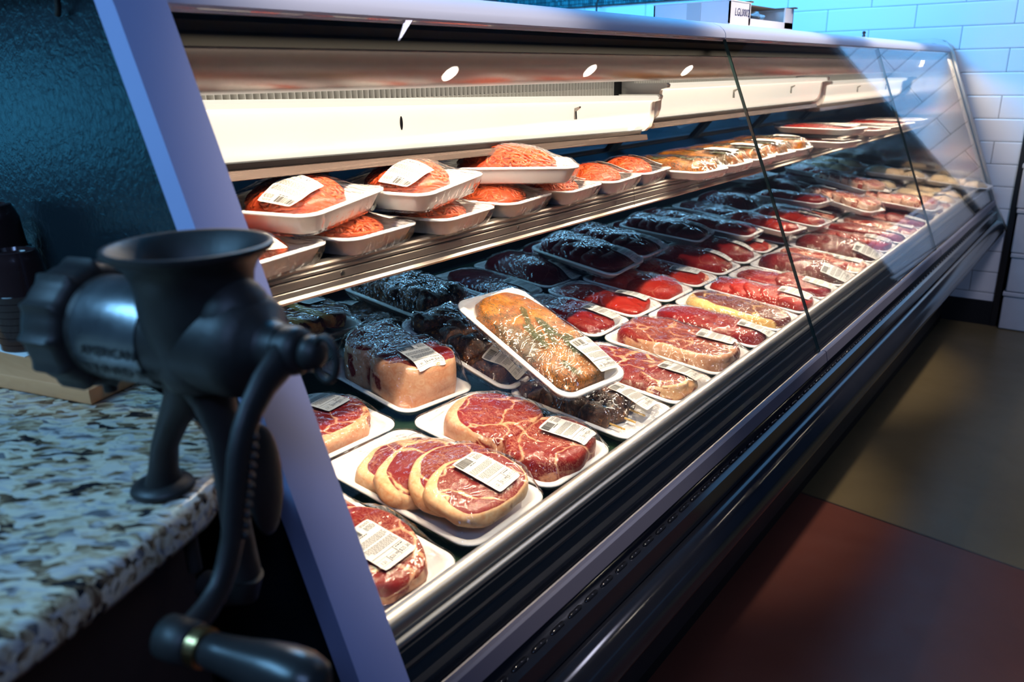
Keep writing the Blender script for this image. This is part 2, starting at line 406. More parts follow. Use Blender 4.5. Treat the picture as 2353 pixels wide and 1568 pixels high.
# stacked white crates in the alcove beside the tiled wall
zc = [-1.235, -1.045, -.853, -.640, -.430]
whats = ['bottom of the stack, standing on the floor', 'second from the floor in the stack', 'third from the floor in the stack', 'topmost of the stack']
for i in range(4):
    z0, z1 = zc[i]+.001, zc[i+1]-.001; hh = z1-z0; dx = (0, .004, -.004, -.014)[i]
    e = empty('storage_crate', (-.13+dx, 4.68, z0), 'white plastic crate by the tiled wall, ' + whats[i], 'crate', 'white crates stacked at right edge')
    MB().box((-.235, -.21, 0), (.235, .21, hh-.022)).build('body', 'crate_white', e, bevel=.006)
    m = MB(); m.box((-.24, -.215, hh-.021), (.24, .215, hh)); m.build('rim', 'crate_white', e, bevel=.004)

# ------------------------------------------------------------------ the refrigerated display case
CB = Vector((-.95, 2.455, -1.235))
case = empty('display_case', CB, 'long slanted-glass refrigerated meat case full of wrapped trays', 'display case')
def P(mb, name, mats, parent=None, **kw):
    o = mb.build(name, mats, parent or case, **kw)
    if parent is None: o.location = -CB
    return o
Y0, Y1 = .455, 4.455
GT = np.array((-.754, .068)); GB = np.array((-.478, -.612)); gd = (GB-GT)/np.linalg.norm(GB-GT); gn = np.array((-gd[1], gd[0]))
SEAM = [Y0+.003, 1.788, 3.112, Y1-.003]
for i in range(3):
    a, b = SEAM[i]+(.002 if i else 0), SEAM[i+1]-(.002 if i < 2 else 0)
    pr = [tuple(GT), tuple(GB), tuple(GB-gn*.006), tuple(GT-gn*.006)]
    P(MB().extrude(pr, a, b, 0, 1), 'glass_panel', ['front_glass', 'glass_edge'], smooth=None)
# end frames: a band following the front profile, with a skin set back inside it
outer = [(-.50, -.815), (-.42, -.775), (-.402, -.742), (-.425, -.695), tuple(GB+gn*.010+gd*.03), tuple(GB+gn*.010), tuple(GT+gn*.010), (-.762, .100), (-.785, .122), (-.830, .133), (-1.50, .133)]
inner = [(-1.50, .112), (-.835, .112), (-.800, .104), (-.783, .088), tuple(GT-gn*.020), tuple(GB-gn*.022), (-.455, -.70), (-.432, -.742), (-.445, -.765), (-.50, -.795)]
def end_panel(yf0, yf1, ys0, ys1, skin, frame):
    m = MB(); n = len(outer); o2 = outer; i2 = inner[::-1]
    L0 = [(x, yf0, z) for x, z in o2]; L1 = [(x, yf1, z) for x, z in o2]
    K0 = [(x, yf0, z) for x, z in i2]; K1 = [(x, yf1, z) for x, z in i2]
    # outer strip, inner strip and the two side faces
    def strip(A, B): m.loft([A, B], close=False)
    strip(L0, L1)
    # resample inner to the same count for the faces
    def rs(p, k):
        p = np.array(p); d = np.r_[0, np.cumsum(np.linalg.norm(np.diff(p, axis=0), axis=1))]; t = np.linspace(0, d[-1], k)
        return np.c_[[np.interp(t, d, p[:, j]) for j in range(3)]].T
    strip(K1, K0)
    k = 60; strip(rs(K0, k), rs(L0, k)); strip(rs(L1, k), rs(K1, k))
    fr = P(m, 'end_panel', frame, smooth=50)
    sk = [(-1.50, .120), (-.835, .121), (-.795, .110), tuple(GT-gn*.012), tuple(GB-gn*.014), (-.440, -.742), (-.50, -.80), (-.62, -.82), (-.62, -1.225), (-1.50, -1.225)]
    MB().extrude(sk, ys0, ys1).build('skin', skin, fr)
    return fr
ep = end_panel(.402, Y0, .440, .4545, 'pebbled_black', 'purple_powder_coat')
end_panel(Y1, 4.497, 4.4555, 4.468, 'mirror_steel', 'steel')
# canopy in two lengths
can = [(-.760, .064), (-.7545, .071), (-.7555, .080), (-.7610, .0885), (-.770, .0955), (-.784, .1015), (-.802, .1058), (-.830, .1090), (-.87, .1105), (-1.49, .1105), (-1.49, .096), (-.82, .093), (-.785, .083), (-.772, .064)]
P(MB().extrude(can, Y0+.002, 1.7885), 'canopy', 'canopy_paint', smooth=40)
P(MB().extrude(can, 1.7915, Y1-.002), 'canopy', 'canopy_paint', smooth=40)
P(MB().extrude([(-.765, .063), (-.765, .058), (-.7935, .0495), (-.7960, .0345), (-.7975, .0345), (-.7985, .0500), (-.803, .062)], Y0+.003, Y1-.003), 'hinge_channel', 'shield_black')  # black strip, with a lip added to keep tube light off the fascia
fas = [(-.86+.060*math.cos(a), .045+.061*math.sin(a)) for a in np.linspace(0, -math.pi/2, 14)]
fas2 = [(-.86+.057*math.cos(a), .045+.058*math.sin(a)) for a in np.linspace(-math.pi/2, 0, 14)]
P(MB().extrude(fas+[(-.885, -.016), (-.885, -.013)]+fas2, Y0+.003, Y1-.003), 'canopy_fascia', 'fascia_steel', smooth=60)
# honeycomb air grille behind the troughs
for a, b in ((.62, 1.765), (1.86, 3.08), (3.17, 4.40)):
    m = MB().box((-1.052, a, -.075), (-1.046, b, .05))
    for y in np.arange(a, b-.004, .0125):
        m.box((-1.046, y, -.075), (-1.016, y+.0014, .05))
    for z in (-.06, -.035, -.01, .015): m.box((-1.046, a, z), (-1.020, b, z+.0012))
    P(m, 'air_grille', 'satin_white', smooth=None)
P(MB().box((-1.060, Y0+.006, -.080), (-1.054, Y1-.006, .052)), 'grille_backing', 'black_matt')
# white troughs, the near one drooping at its far end; added glow replaces tube light
lp = [(-.928, -.0205), (-.912, -.0205), (-.908, -.0245), (-.910, -.031), (-.925, -.0345), (-.929, -.040), (-.931, -.072), (-.936, -.088), (-.948, -.098), (-.965, -.101), (-1.000, -.101), (-1.012, -.09), (-1.012, -.0205)]
for i, (a, b, za, zb) in enumerate(((.462, 1.795, 0, -.031), (1.822, 3.10, -.006, -.006), (3.135, 4.36, -.022, -.022))):
    m = MB().extrude(lp, a, b)
    def droop(o, a=a, b=b, za=za, zb=zb):
        for v in o.data.vertices: v.co.z += za+(zb-za)*(v.co.y-a)/(b-a)
    lo = P(m, 'white_trough', 'trough_glow', smooth=40); droop(lo)
    cap = [(x*1.0+(.004 if x > -.95 else -.004), z+(.003 if z > -.05 else -.004)) for x, z in lp]
    for ya, yb in ((a-.003, a+.012), (b-.012, b+.003)):
        o = MB().extrude(cap, ya, yb).build('end_cap', 'satin_white', lo, smooth=40); droop(o)
    for q in (.36, .74):
        yc = a+(b-a)*q
        if i == 0 and q < .5:
            o = MB(); o.add([(-.9285, yc+.0035*math.cos(t), -.058+.011*math.sin(t)) for t in np.linspace(0, 6.2832, 16, endpoint=False)], [tuple(range(16))])
            o.add([(-.9325, yc+.0035*math.cos(t), -.058+.011*math.sin(t)) for t in np.linspace(0, 6.2832, 16, endpoint=False)], [tuple(range(16))])
            o = o.build('slot', 'black_matt', lo, smooth=None); droop(o)
        else:
            o = MB().extrude([(-.930, -.044), (-.917, -.040), (-.917, -.043), (-.927, -.050), (-.926, -.066), (-.930, -.066)], yc, yc+.006).build('clip', 'screw_steel', lo, smooth=None); droop(o)
    o = MB().extrude([(-.950, -.1015), (-1.005, -.1015), (-1.005, -.110), (-.955, -.110)], a+.01, b-.01).build('reflector_channel', 'dark_interior', lo); droop(o)
    o = MB().extrude([(-.940, -.1105), (-.937, -.1225), (-.945, -.1245), (-1.03, -.1245), (-1.03, -.1105)], a+.004, b-.004).build('trough_guard', 'guard_steel', lo, smooth=None); droop(o)  # opaque and deepened to stop the trough's glow reaching the trays below
# tubes tucked behind the canopy nose, shining down and back
for a, b in zip(SEAM[:-1], SEAM[1:]):
    ld = bpy.data.lights.new('canopy_tube', 'AREA'); ld.shape = 'RECTANGLE'; ld.size = b-a-.04; ld.size_y = .014
    ld.energy = LAMP_E; ld.color = (1, .80, .58); ld.spread = R(166)
    o = bpy.data.objects.new('canopy_tube_light', ld); COL.objects.link(o); o.location = (-.7700, (a+b)/2, .0455+H0)
    o.rotation_euler = Vector((-.16, 0, -1)).to_track_quat('-Z', 'Y').to_euler()
# shelf with ribbed aluminium nosing in three lengths
sh = P(MB().box((-1.37, Y0+.004, -.253), (-.888, Y1-.004, -.246)), 'shelf', 'black_plastic')
nose = [(-.890, -.2435), (-.874, -.2440), (-.8705, -.2465), (-.8730, -.2495), (-.8735, -.2520), (-.8705, -.2540), (-.8705, -.2570), (-.8735, -.2590), (-.8700, -.2610), (-.8700, -.2710), (-.8718, -.2725), (-.8700, -.2740), (-.8690, -.2810), (-.8640, -.2845), (-.8660, -.2880), (-.8800, -.2880), (-.890, -.270)]
for a, b in ((Y0+.004, 1.607), (1.609, 2.95), (2.952, Y1-.004)):
    no = MB().extrude(nose, a, b).build('shelf_nosing', 'aluminium', sh, smooth=25)
    for q in (.25, .62, .93):
        m = MB(); m.lathe([(.0042, 0), (.0042, .0010), (.0022, .0014)], 12, (-.8702, a+(b-a)*q, -.2660), (1, 0, 0)); o = m.build('screw', 'screw_steel', sh)
# deck, tilted to the customer, and the dark liner behind it
TANT = math.tan(R(6.0))
def deckz(x): return -.5925 + TANT*(-.57-x)
P(MB().extrude([(-.546, deckz(-.546)-.004), (-1.44, deckz(-1.44)-.004), (-1.44, deckz(-1.44)-.03), (-.546, deckz(-.546)-.03)], Y0+.004, Y1-.004), 'deck_pan', 'dull_steel')
P(MB().extrude([(-1.441, -.53), (-1.441, -.255), (-1.50, -.255), (-1.50, -1.2), (-.62, -1.2), (-.62, -.82), (-.56, -.70), (-.56, -.66), (-1.30, -.58)], Y0+.004, Y1-.004), 'case_body', 'dark_interior')
for y in np.arange(.9, 4.4, .62):
    P(MB().box((-1.441, y, -.46), (-1.436, y+.02, -.28)), 'shelf_standard', 'black_plastic')
# rear sliding doors, leaning forward over the shelf
ra, rb = np.array((-1.452, -.262)), np.array((-1.115, .106)); rd = (rb-ra)/np.linalg.norm(rb-ra); rn = np.array((rd[1], -rd[0]))
ys = np.linspace(Y0+.006, Y1-.006, 7)
for i in range(6):
    a, b = ys[i], ys[i+1]; m = MB()
    L = np.linalg.norm(rb-ra)
    def q(u, y, w): p = ra+rd*u+rn*w; return (p[0], y, p[1])
    def rbox(u0, u1, y0, y1, w0, w1):
        m.add([q(u0, y0, w0), q(u1, y0, w0), q(u1, y1, w0), q(u0, y1, w0), q(u0, y0, w1), q(u1, y0, w1), q(u1, y1, w1), q(u0, y1, w1)], [(0,3,2,1),(4,5,6,7),(0,1,5,4),(1,2,6,5),(2,3,7,6),(3,0,4,7)])
    rbox(0, L, a+.001, a+.030, 0, .018); rbox(0, L, b-.030, b-.001, 0, .018); rbox(0, .03, a+.03, b-.03, 0, .018); rbox(L-.03, L, a+.03, b-.03, 0, .018)
    fr = P(m, 'rear_door', 'black_plastic', smooth=None)
    m = MB(); rbox(.03, L-.03, a+.03, b-.03, .006, .010); m.build('pane', 'rear_glass', fr, smooth=None)
# front rail, inner panel, painted trim, black front, bumper and plinth
rail = [(-.5445, -.605), (-.5445, -.5455)]+[(-.5310+.0130*math.cos(q_), -.5455+.0130*math.sin(q_)) for q_ in np.linspace(math.pi*.98, -.35*math.pi, 16)]+[(-.5245, -.5595), (-.5175, -.5610), (-.5155, -.5650), (-.5175, -.5690), (-.523, -.572), (-.523, -.605)]
P(MB().extrude(rail, Y0+.003, Y1-.003), 'product_rail', 'steel', smooth=60)
P(MB().extrude([(-.522, -.573), (-.517, -.575), (-.513, -.586), (-.5125, -.5875), (-.5085, -.5885), (-.508, -.592), (-.512, -.594), (-.506, -.607), (-.500, -.612), (-.522, -.612)], Y0+.003, Y1-.003), 'inner_front_panel', 'dark_steel', smooth=25)
for i in range(3):
    a, b = SEAM[i]+(.002 if i else 0), SEAM[i+1]-(.002 if i < 2 else 0)
    P(MB().extrude([(-.4765, -.6045), (-.4700, -.6040), (-.4665, -.6060), (-.4615, -.6280), (-.4640, -.6310), (-.4850, -.6310), (-.4865, -.6140), (-.4785, -.6140)], a, b), 'glass_trim', 'trim_paint', smooth=30)
P(MB().extrude([(-.499, -.6315), (-.499, -.6135), (-.522, -.6135), (-.555, -.655), (-.555, -.70), (-.470, -.70), (-.4485, -.692), (-.4520, -.6600), (-.4700, -.6560), (-.4780, -.6500), (-.4780, -.6315)], Y0+.003, Y1-.003), 'front_panel', 'black_gloss', smooth=30)
m = MB()
for k, y in enumerate(np.arange(Y0+.04, Y1-.04, .040)):
    c = Vector((-.4640, y, -.6568)); 
    m.tube([c+Vector((0, -.015, 0)), c+Vector((0, -.011, .0012)), c+Vector((0, .011, .0012)), c+Vector((0, .015, 0))], [.0012, .0032, .0032, .0012], 6)
P(m, 'vent_louvres', 'black_gloss', smooth=60)
bp = [(-.462, -.7005), (-.4485, -.6975), (-.432, -.7020), (-.4175, -.7130), (-.4085, -.7300), (-.4080, -.7480), (-.4160, -.7660), (-.433, -.7810), (-.462, -.7900)]
P(MB().extrude(bp, Y0+.003, Y1-.003), 'bumper', 'black_gloss', smooth=60)
P(MB().extrude([(-.4635, -.7005), (-.4635, -.792), (-.60, -.806), (-.60, -.7005)], Y0+.003, Y1-.003), 'under_panel', 'black_matt')
P(MB().box((-1.40, Y0+.02, -1.234), (-.63, Y1-.02, -1.201)), 'plinth', 'black_matt')
P(MB().box((-.6315, Y0+.01, -1.234), (-.621, Y1-.01, -.80)), 'kick_plate', 'black_matt')
m = MB(); m.lathe([(.004, 0), (.006, .004), (.004, .010), (.006, .013), (.006, .018), (.002, .021)], 12, (-.835, 3.22, .1092)); P(m, 'canopy_latch', 'black_plastic')
m = MB().add([(-.7995, 4.00, .012), (-.7995, 4.09, .012), (-.7995, 4.09, .044), (-.7995, 4.00, .044)], [(0, 1, 2, 3)])
# small notice stuck on the fascia near the far end
m = MB().extrude([(-.7985, .042), (-.8005, .020), (-.8045, .006), (-.8055, .006), (-.8015, .020), (-.7995, .042)], 4.06, 4.13); nt_ = P(m, 'notice_sticker', 'paper_label')
m = MB()
for r_, (a, b) in enumerate(((4.068, 4.122), (4.082, 4.110), (4.085, 4.106))):
    z = .036-.012*r_; m.extrude([(-.7985-.0012*r_*1.4, z), (-.7990-.0012*r_*1.4, z-.005), (-.7997-.0012*r_*1.4, z-.005), (-.7992-.0012*r_*1.4, z)], a, b)
m.build('print', 'ink_blue', nt_, smooth=None)
# green liner on the deck
top(MB().extrude([(-.556, deckz(-.556)-.0035), (-1.43, deckz(-1.43)-.0035), (-1.43, deckz(-1.43)), (-.556, deckz(-.556))], Y0+.006, Y1-.006), 'display_mat', 'mat_green', 'dark green liner mat under the trays on the case deck', 'mat')

# ------------------------------------------------------------------ cartons on the canopy
def carton(x0, x1, y0, y1, z0, z1, label, text=None, openside=False):
    e = empty('carton', ((x0+x1)/2, (y0+y1)/2, z0), label, 'carton', 'cartons on top of the case')
    a, b, h = (x1-x0)/2, (y1-y0)/2, z1-z0; t = .004
    m = MB(); m.box((-a, -b, 0), (a, b, t)); m.box((-a, -b, t), (-a+t, b, h)); m.box((-a, -b, t), (a, -b+t, h), 0); m.box((-a, b-t, t), (a, b, h))
    if not openside: m.box((a-t, -b, t), (a, b, h), 0)
    else:
        m.box((a-t, b-.07, t), (a, b, h)); m.box((a-t, -b, t), (a, b, .02))
    m.build('box', ['carton_white'], e, smooth=None)
    if not openside:
        m = MB(); m.box((-a-.001, -b-.001, h+.0002), (a+.001, -.001, h+.003)); m.box((-a-.001, .001, h+.0002), (a+.001, b+.001, h+.003)); m.build('lid', ['carton_white'], e, smooth=None)
        m = MB(); m.box((-a*.1, -b-.0016, 0.01), (a*.26, -b-.0004, h)); m.build('tape', 'carton_tape', e, smooth=None)
    else:
        m = MB(); m.box((-a, -b, h+.0005), (a, -b+.02, h+.004)); m.box((-a, b-.02, h+.0005), (a+.01, b+.002, h+.004)); m.box((-a, -b+.02, h+.0005), (a-.05, b-.02, h+.004)); m.build('lid', ['carton_edge'], e, smooth=None)
    if text:
        v, f = text_geo(text, .026); w = v[:, 0].max()
        v3 = np.c_[np.full(len(v), a+.0008), v[:, 0]-w*.35, v[:, 1]+h*.42]
        MB().add(v3, f).build('print', 'ink_blue', e, smooth=None, fixn=False)
    return e
carton(-1.075, -.862, 2.062, 2.192, .1120, .168, 'closed white carton with blue code on its end, nearer of two', 'LGL0002')
carton(-1.075, -.862, 2.196, 2.535, .1120, .171, 'open white carton beyond the coded one with a plastic bag inside', None, True)
m = MB(); rng = np.random.RandomState(3)
g = []
for i in range(14):
    row = []
    for j in range(22):
        u, v = i/13, j/21; r_ = math.sin(math.pi*u)**.5
        p = Vector((-.972+.088*math.cos(2*math.pi*v)*r_*1.0, 2.330+.105*math.sin(2*math.pi*v)*r_, .120+.040*u))
        p += Vector((1, 1, .6))*0; nn = noise.noise(p*38)*.012; row.append((p.x+nn, p.y+nn*.7, max(.1175, p.z+nn*.6)))
    g.append(row)
m.loft(g, True, True); top(m, 'plastic_bag', 'bag_film', 'crumpled clear plastic bag lying in the open carton', 'bag', smooth=180)
m = MB().tube([(-2.60, 4.46, 1.74), (-2.62, 4.46, .9), (-2.66, 4.455, .55), (-2.70, 4.45, .40), (-2.715, 4.44, .12)], .006, 8)
top(m, 'hanging_cable', 'black_plastic', 'thin black cable hanging in front of the mosaic band', 'cable')
# little hook on the end panel's upper edge
m = MB().tube([(-.905, .436, .135), (-.902, .428, .115), (-.900, .428, .09), (-.905, .430, .075), (-.915, .433, .068)], .0035, 8)
top(m, 'black_hook', 'black_plastic', 'small black hook hanging on the dark end of the case', 'hook', smooth=60)

# ------------------------------------------------------------------ granite counter at the near end
gp = [(-.452, -.05), (-.463, .05), (-.475, .127), (-.499, .205), (-.536, .300), (-.556, .330), (-.590, .352), (-.639, .372), (-.690, .389), (-.754, .402), (-.842, .411), (-1.05, .432), (-1.9, .435), (-1.9, -.9), (-.452, -.9)]
def slab(poly, z0, z1, r=0):
    c = np.mean(poly, axis=0); loops = []
    def ins(d):
        P_ = np.array(poly); n = len(P_); out = []
        for i in range(n):
            a, b, c2 = P_[i-1], P_[i], P_[(i+1) % n]; t1 = (b-a)/np.linalg.norm(b-a); t2 = (c2-b)/np.linalg.norm(c2-b)
            nn = np.array((-(t1+t2)[1], (t1+t2)[0])); nn /= np.linalg.norm(nn); out.append(b+nn*d)
        return out
    for d, z in ((r, z0), (r*.3, z0+r*.3), (0, z0+r), (0, z1-r), (r*.3, z1-r*.3), (r, z1)): loops.append([(x, y, z) for x, y in ins(d)])
    return MB().loft(loops, True, True)
top(slab(gp, -.343, -.31, .008), 'granite_countertop', 'granite', 'mottled granite countertop with rounded corner beside the case', 'countertop', smooth=50)
gp2 = [(x-.035 if x > -1.8 else x, y-.02 if y > .3 else y) for x, y in gp]
top(slab(gp2, -1.235, -.3445, .002), 'counter_base', 'dark_cabinet', 'dark brown cabinet carrying the granite countertop', 'cabinet', smooth=None)
top(slab([(-.79, .337), (-.812, .405), (-1.02, .426), (-1.35, .430), (-1.35, .197)], -.3095, -.292, .004), 'cutting_board', 'maple_board', 'wooden cutting board on the granite by the dark panel', 'cutting board', smooth=40)
top(slab([(-.950, .345), (-.965, .405), (-1.33, .425), (-1.33, .280)], -.2918, -.2910, .0002), 'paper_sheet', 'white_paper', 'white paper sheet on the cutting board under the cups', 'paper', smooth=None)
def cup_me(r, h):
    o_ = [(r*.55, h*.93), (r*.60, h*1.0), (r*.70, h), (r*.735, h*.985), (r*.74, h*.95), (r*.80, h*.86), (r*.86, h*.72), (r*.90, h*.25), (r*.93, h*.14), (r, h*.13), (r, 0), (r*.97, 0), (r*.90, h*.10), (r*.86, h*.25), (r*.80, h*.70), (r*.66, h*.90)]
    m = MB().lathe(o_, 36, cap0=True, cap1=True); m.f.pop(); m.mi.pop(); return m.mesh('cup', 'brown_cup_plastic', 45)
for cx, cy, r, h, n, st, which in ((-1.106, .388, .047, .062, 10, .0100, 'taller'), (-.992, .372, .0325, .056, 8, .0080, 'shorter')):
    me = cup_me(r, h)
    for k in range(n):
        o = link('plastic_cup', me); o.location = (cx+random.uniform(-.001, .001), cy+random.uniform(-.001, .001), -.2908+k*st+H0)
        o.rotation_euler = (0, 0, random.uniform(0, 3))
        pos = 'topmost' if k == n-1 else 'bottom' if k == 0 else ['', 'second', 'third', 'fourth', 'fifth', 'sixth', 'seventh', 'eighth', 'ninth'][k]
        tag(o, f'upturned dark brown plastic cup, {pos} {"from the board " if 0 < k < n-1 else ""}in the {which} cup stack', 'cup', f'cups in the {which} stack')

# ------------------------------------------------------------------ hand-cranked meat grinder clamped on the counter edge
GR = empty('meat_grinder', (-.545, .29, -.31), 'old cast iron hand-cranked meat grinder clamped to the granite edge', 'meat grinder', rot=(0, 0, math.atan2(.242, .970)))
AX = (1, 0, 0); zb = .135
m = MB()
m.lathe([(.030, -.066), (.0385, -.064), (.0395, -.050), (.0375, -.042), (.0375, .045), (.0385, .075), (.037, .088), (.030, .096), (.021, .100), (.0185, .104), (.0175, .112)], 56, (0, 0, zb), AX)
m.lathe([(.018, .098), (.028, .102), (.0335, .113), (.0370, .128), (.0392, .146), (.0398, .163), (.0398, .172), (.0412, .182), (.0448, .190), (.0508, .1955), (.0550, .1985), (.0568, .2010), (.0566, .2035), (.0548, .2042), (.0525, .2028), (.0480, .1985), (.0430, .1930), (.0380, .1850), (.0355, .1740), (.0340, .160), (.0325, .150)], 64, (.040, 0, 0))
m.sphere((.072, 0, .150), 1, .026, .030, .034, 24, 14)
m.tube([(.030, 0, .108), (.018, 0, .088), (.000, 0, .066), (-.014, 0, .042), (-.020, 0, .020), (-.022, 0, .006)], [.026, .0195, .0135, .0115, .0125, .017], 20, flat=.8)
m.lathe([(.023, .0006), (.0245, .003), (.023, .0065), (.015, .010)], 28, (-.024, 0, 0))
m.tube([(.036, 0, .110), (.043, 0, .088), (.047, 0, .062), (.047, 0, .03), (.047, 0, -.02), (.049, 0, -.060)], [.026, .018, .0135, .0125, .0125, .014], 20, flat=.75)
m.tube([(.052, 0, -.058), (.046, 0, -.076), (.030, 0, -.082), (.004, 0, -.080)], [.012, .012, .011, .011], 16)
m.build('body', 'cast_iron', GR, smooth=60)
m = MB().lathe([(.020, -.0895), (.040, -.0890), (.0455, -.086), (.0472, -.081), (.0472, -.058), (.0455, -.0535), (.0405, -.0515), (.0392, -.0515)], 96, (0, 0, zb), AX, lobes=12, amp=.085)
m.build('ring_nut', 'cast_iron', GR, smooth=50)
MB().lathe([(.0385, -.046), (.0392, -.044), (.0392, .014), (.0385, .016)], 56, (0, 0, zb), AX, cap0=False, cap1=False).build('barrel_sleeve', 'tinned_iron', GR, smooth=60)
MB().tube([(-.062, 0, .096), (-.062, 0, .080)], [.006, .005], 12).build('set_screw', 'cast_iron', GR)
MB().tube([(-.004, 0, -.069), (-.004, 0, -.036)], .006, 12).build('clamp_screw', 'cast_iron', GR)
m = MB().sphere((.066, .016, .018), 1, .0065, .019, .047, 20, 14); m.build('clamp_wing', 'cast_iron', GR, smooth=180)
arm = [(0, .135), (-.012, .130), (-.0299, .1212), (-.044, .109), (-.0529, .0973), (-.060, .083), (-.0646, .0669), (-.070, .050), (-.075, .0326), (-.083, .017), (-.0914, .0065), (-.103, -.0005), (-.1142, -.0042), (-.1242, -.0062)]
m = MB(); xs = .117
m.tube([(xs, y, z) for y, z in arm], [.0150, .0135, .0115, .0104, .0100, .0098, .0095, .0092, .0090, .0090, .0090, .0094, .0100, .0105], 16, flat=.62, up=(1, 0, 0))
m.lathe([(.012, -.012), (.0165, -.010), (.0172, .004), (.0155, .010), (.010, .012)], 28, (xs, 0, .135), AX)
m.lathe([(.010, -.012), (.0132, -.010), (.0138, .0), (.0132, .010), (.010, .012)], 28, (xs, -.1275, -.0066), AX)
for k in range(11):
    y, z = arm[5][0]-.002*k+.010, arm[4][1]-.006*k-.004
    m.sphere((xs+.006, y, z), .0028, 1, 1, 1, 8, 6)
m.build('crank_arm', 'cast_iron', GR, smooth=60)
m = MB(); m.lathe([(.009, .129), (.012, .131), (.0125, .136), (.0095, .141), (.006, .143)], 24, (0, 0, .135), AX)
m.tube([(.147+.0090*math.cos(t), -.002, .133+.0150*math.sin(t)) for t in np.linspace(math.pi, 3*math.pi, 28)], .0026, 10, cap=False)
m.build('wing_screw', 'cast_iron', GR, smooth=60)
MB().lathe([(.0085, .1295), (.0118, .1300), (.0120, .1372), (.0100, .1376)], 28, (0, -.1275, -.0066), AX).build('ferrule', 'brass', GR)
MB().lathe([(.0092, .1378), (.0104, .140), (.0110, .150), (.0126, .165), (.0150, .180), (.0164, .194), (.0160, .206), (.0130, .2155), (.0075, .2205), (.001, .222)], 36, (0, -.1275, -.0066), AX).build('handle', 'handle_wood', GR, smooth=60)
m = MB()
for s_, ang, size, sc_ in (('AMERICAN', -6, .0110, .95), ('TINNED IN', -30, .0125, 1.05), ('PENNSYLVANIA', -52, .0088, .95)):
    v, f = text_geo(s_, size); v = v.copy(); v[:, 0] *= sc_; w = v[:, 0].max(); r_ = .0408
    for lay, rr in ((0, r_), (1, r_-.0012)):
        ph = R(ang)+(v[:, 1]-size*.35)/r_
        m.add(np.c_[v[:, 0]-w/2-.010, -rr*np.cos(ph), zb+rr*np.sin(ph)], f if lay == 0 else [q_[::-1] for q_ in f])
m.build('raised_lettering', 'cast_iron', GR, smooth=None, fixn=False)
# ------------------------------------------------------------------ wrapped trays
def rrect(L, W, r, n=8):
    """rounded rectangle loop, centred"""
    pts = []; a, b = L/2-r, W/2-r
    for cx, cy, t0 in ((a, b, 0), (-a, b, 90), (-a, -b, 180), (a, -b, 270)):
        for t in np.linspace(R(t0), R(t0+90), n): pts.append((cx+r*math.cos(t), cy+r*math.sin(t)))
    return np.array(pts)
TRAYS = {}
def tray_me(L, W, h):
    k = (round(L, 3), round(W, 3), round(h, 3))
    if k in TRAYS: return TRAYS[k]
    lo = []
    for ins, z in ((.040, .0030), (.026, .0030), (.023, .0042), (.0125, h-.0035), (.0095, h-.0008), (.0070, h), (.0022, h), (.0004, h-.0012), (0, h-.0026), (.0008, h-.0042), (.0035, h-.0050), (.0060, h-.0055), (.018, .0028), (.021, .0006), (.025, 0), (.040, 0)):
        p = rrect(L-2*ins, W-2*ins, max(.010, .030-.55*ins), 8); lo.append(np.c_[p, np.full(len(p), z)])
    m = MB().loft(lo, True, True); me = m.mesh('tray', 'foam_tray', 50)
    b = bmesh.new(); b.from_mesh(me); bmesh.ops.recalc_face_normals(b, faces=b.faces); b.to_mesh(me); b.free()
    TRAYS[k] = me; return me

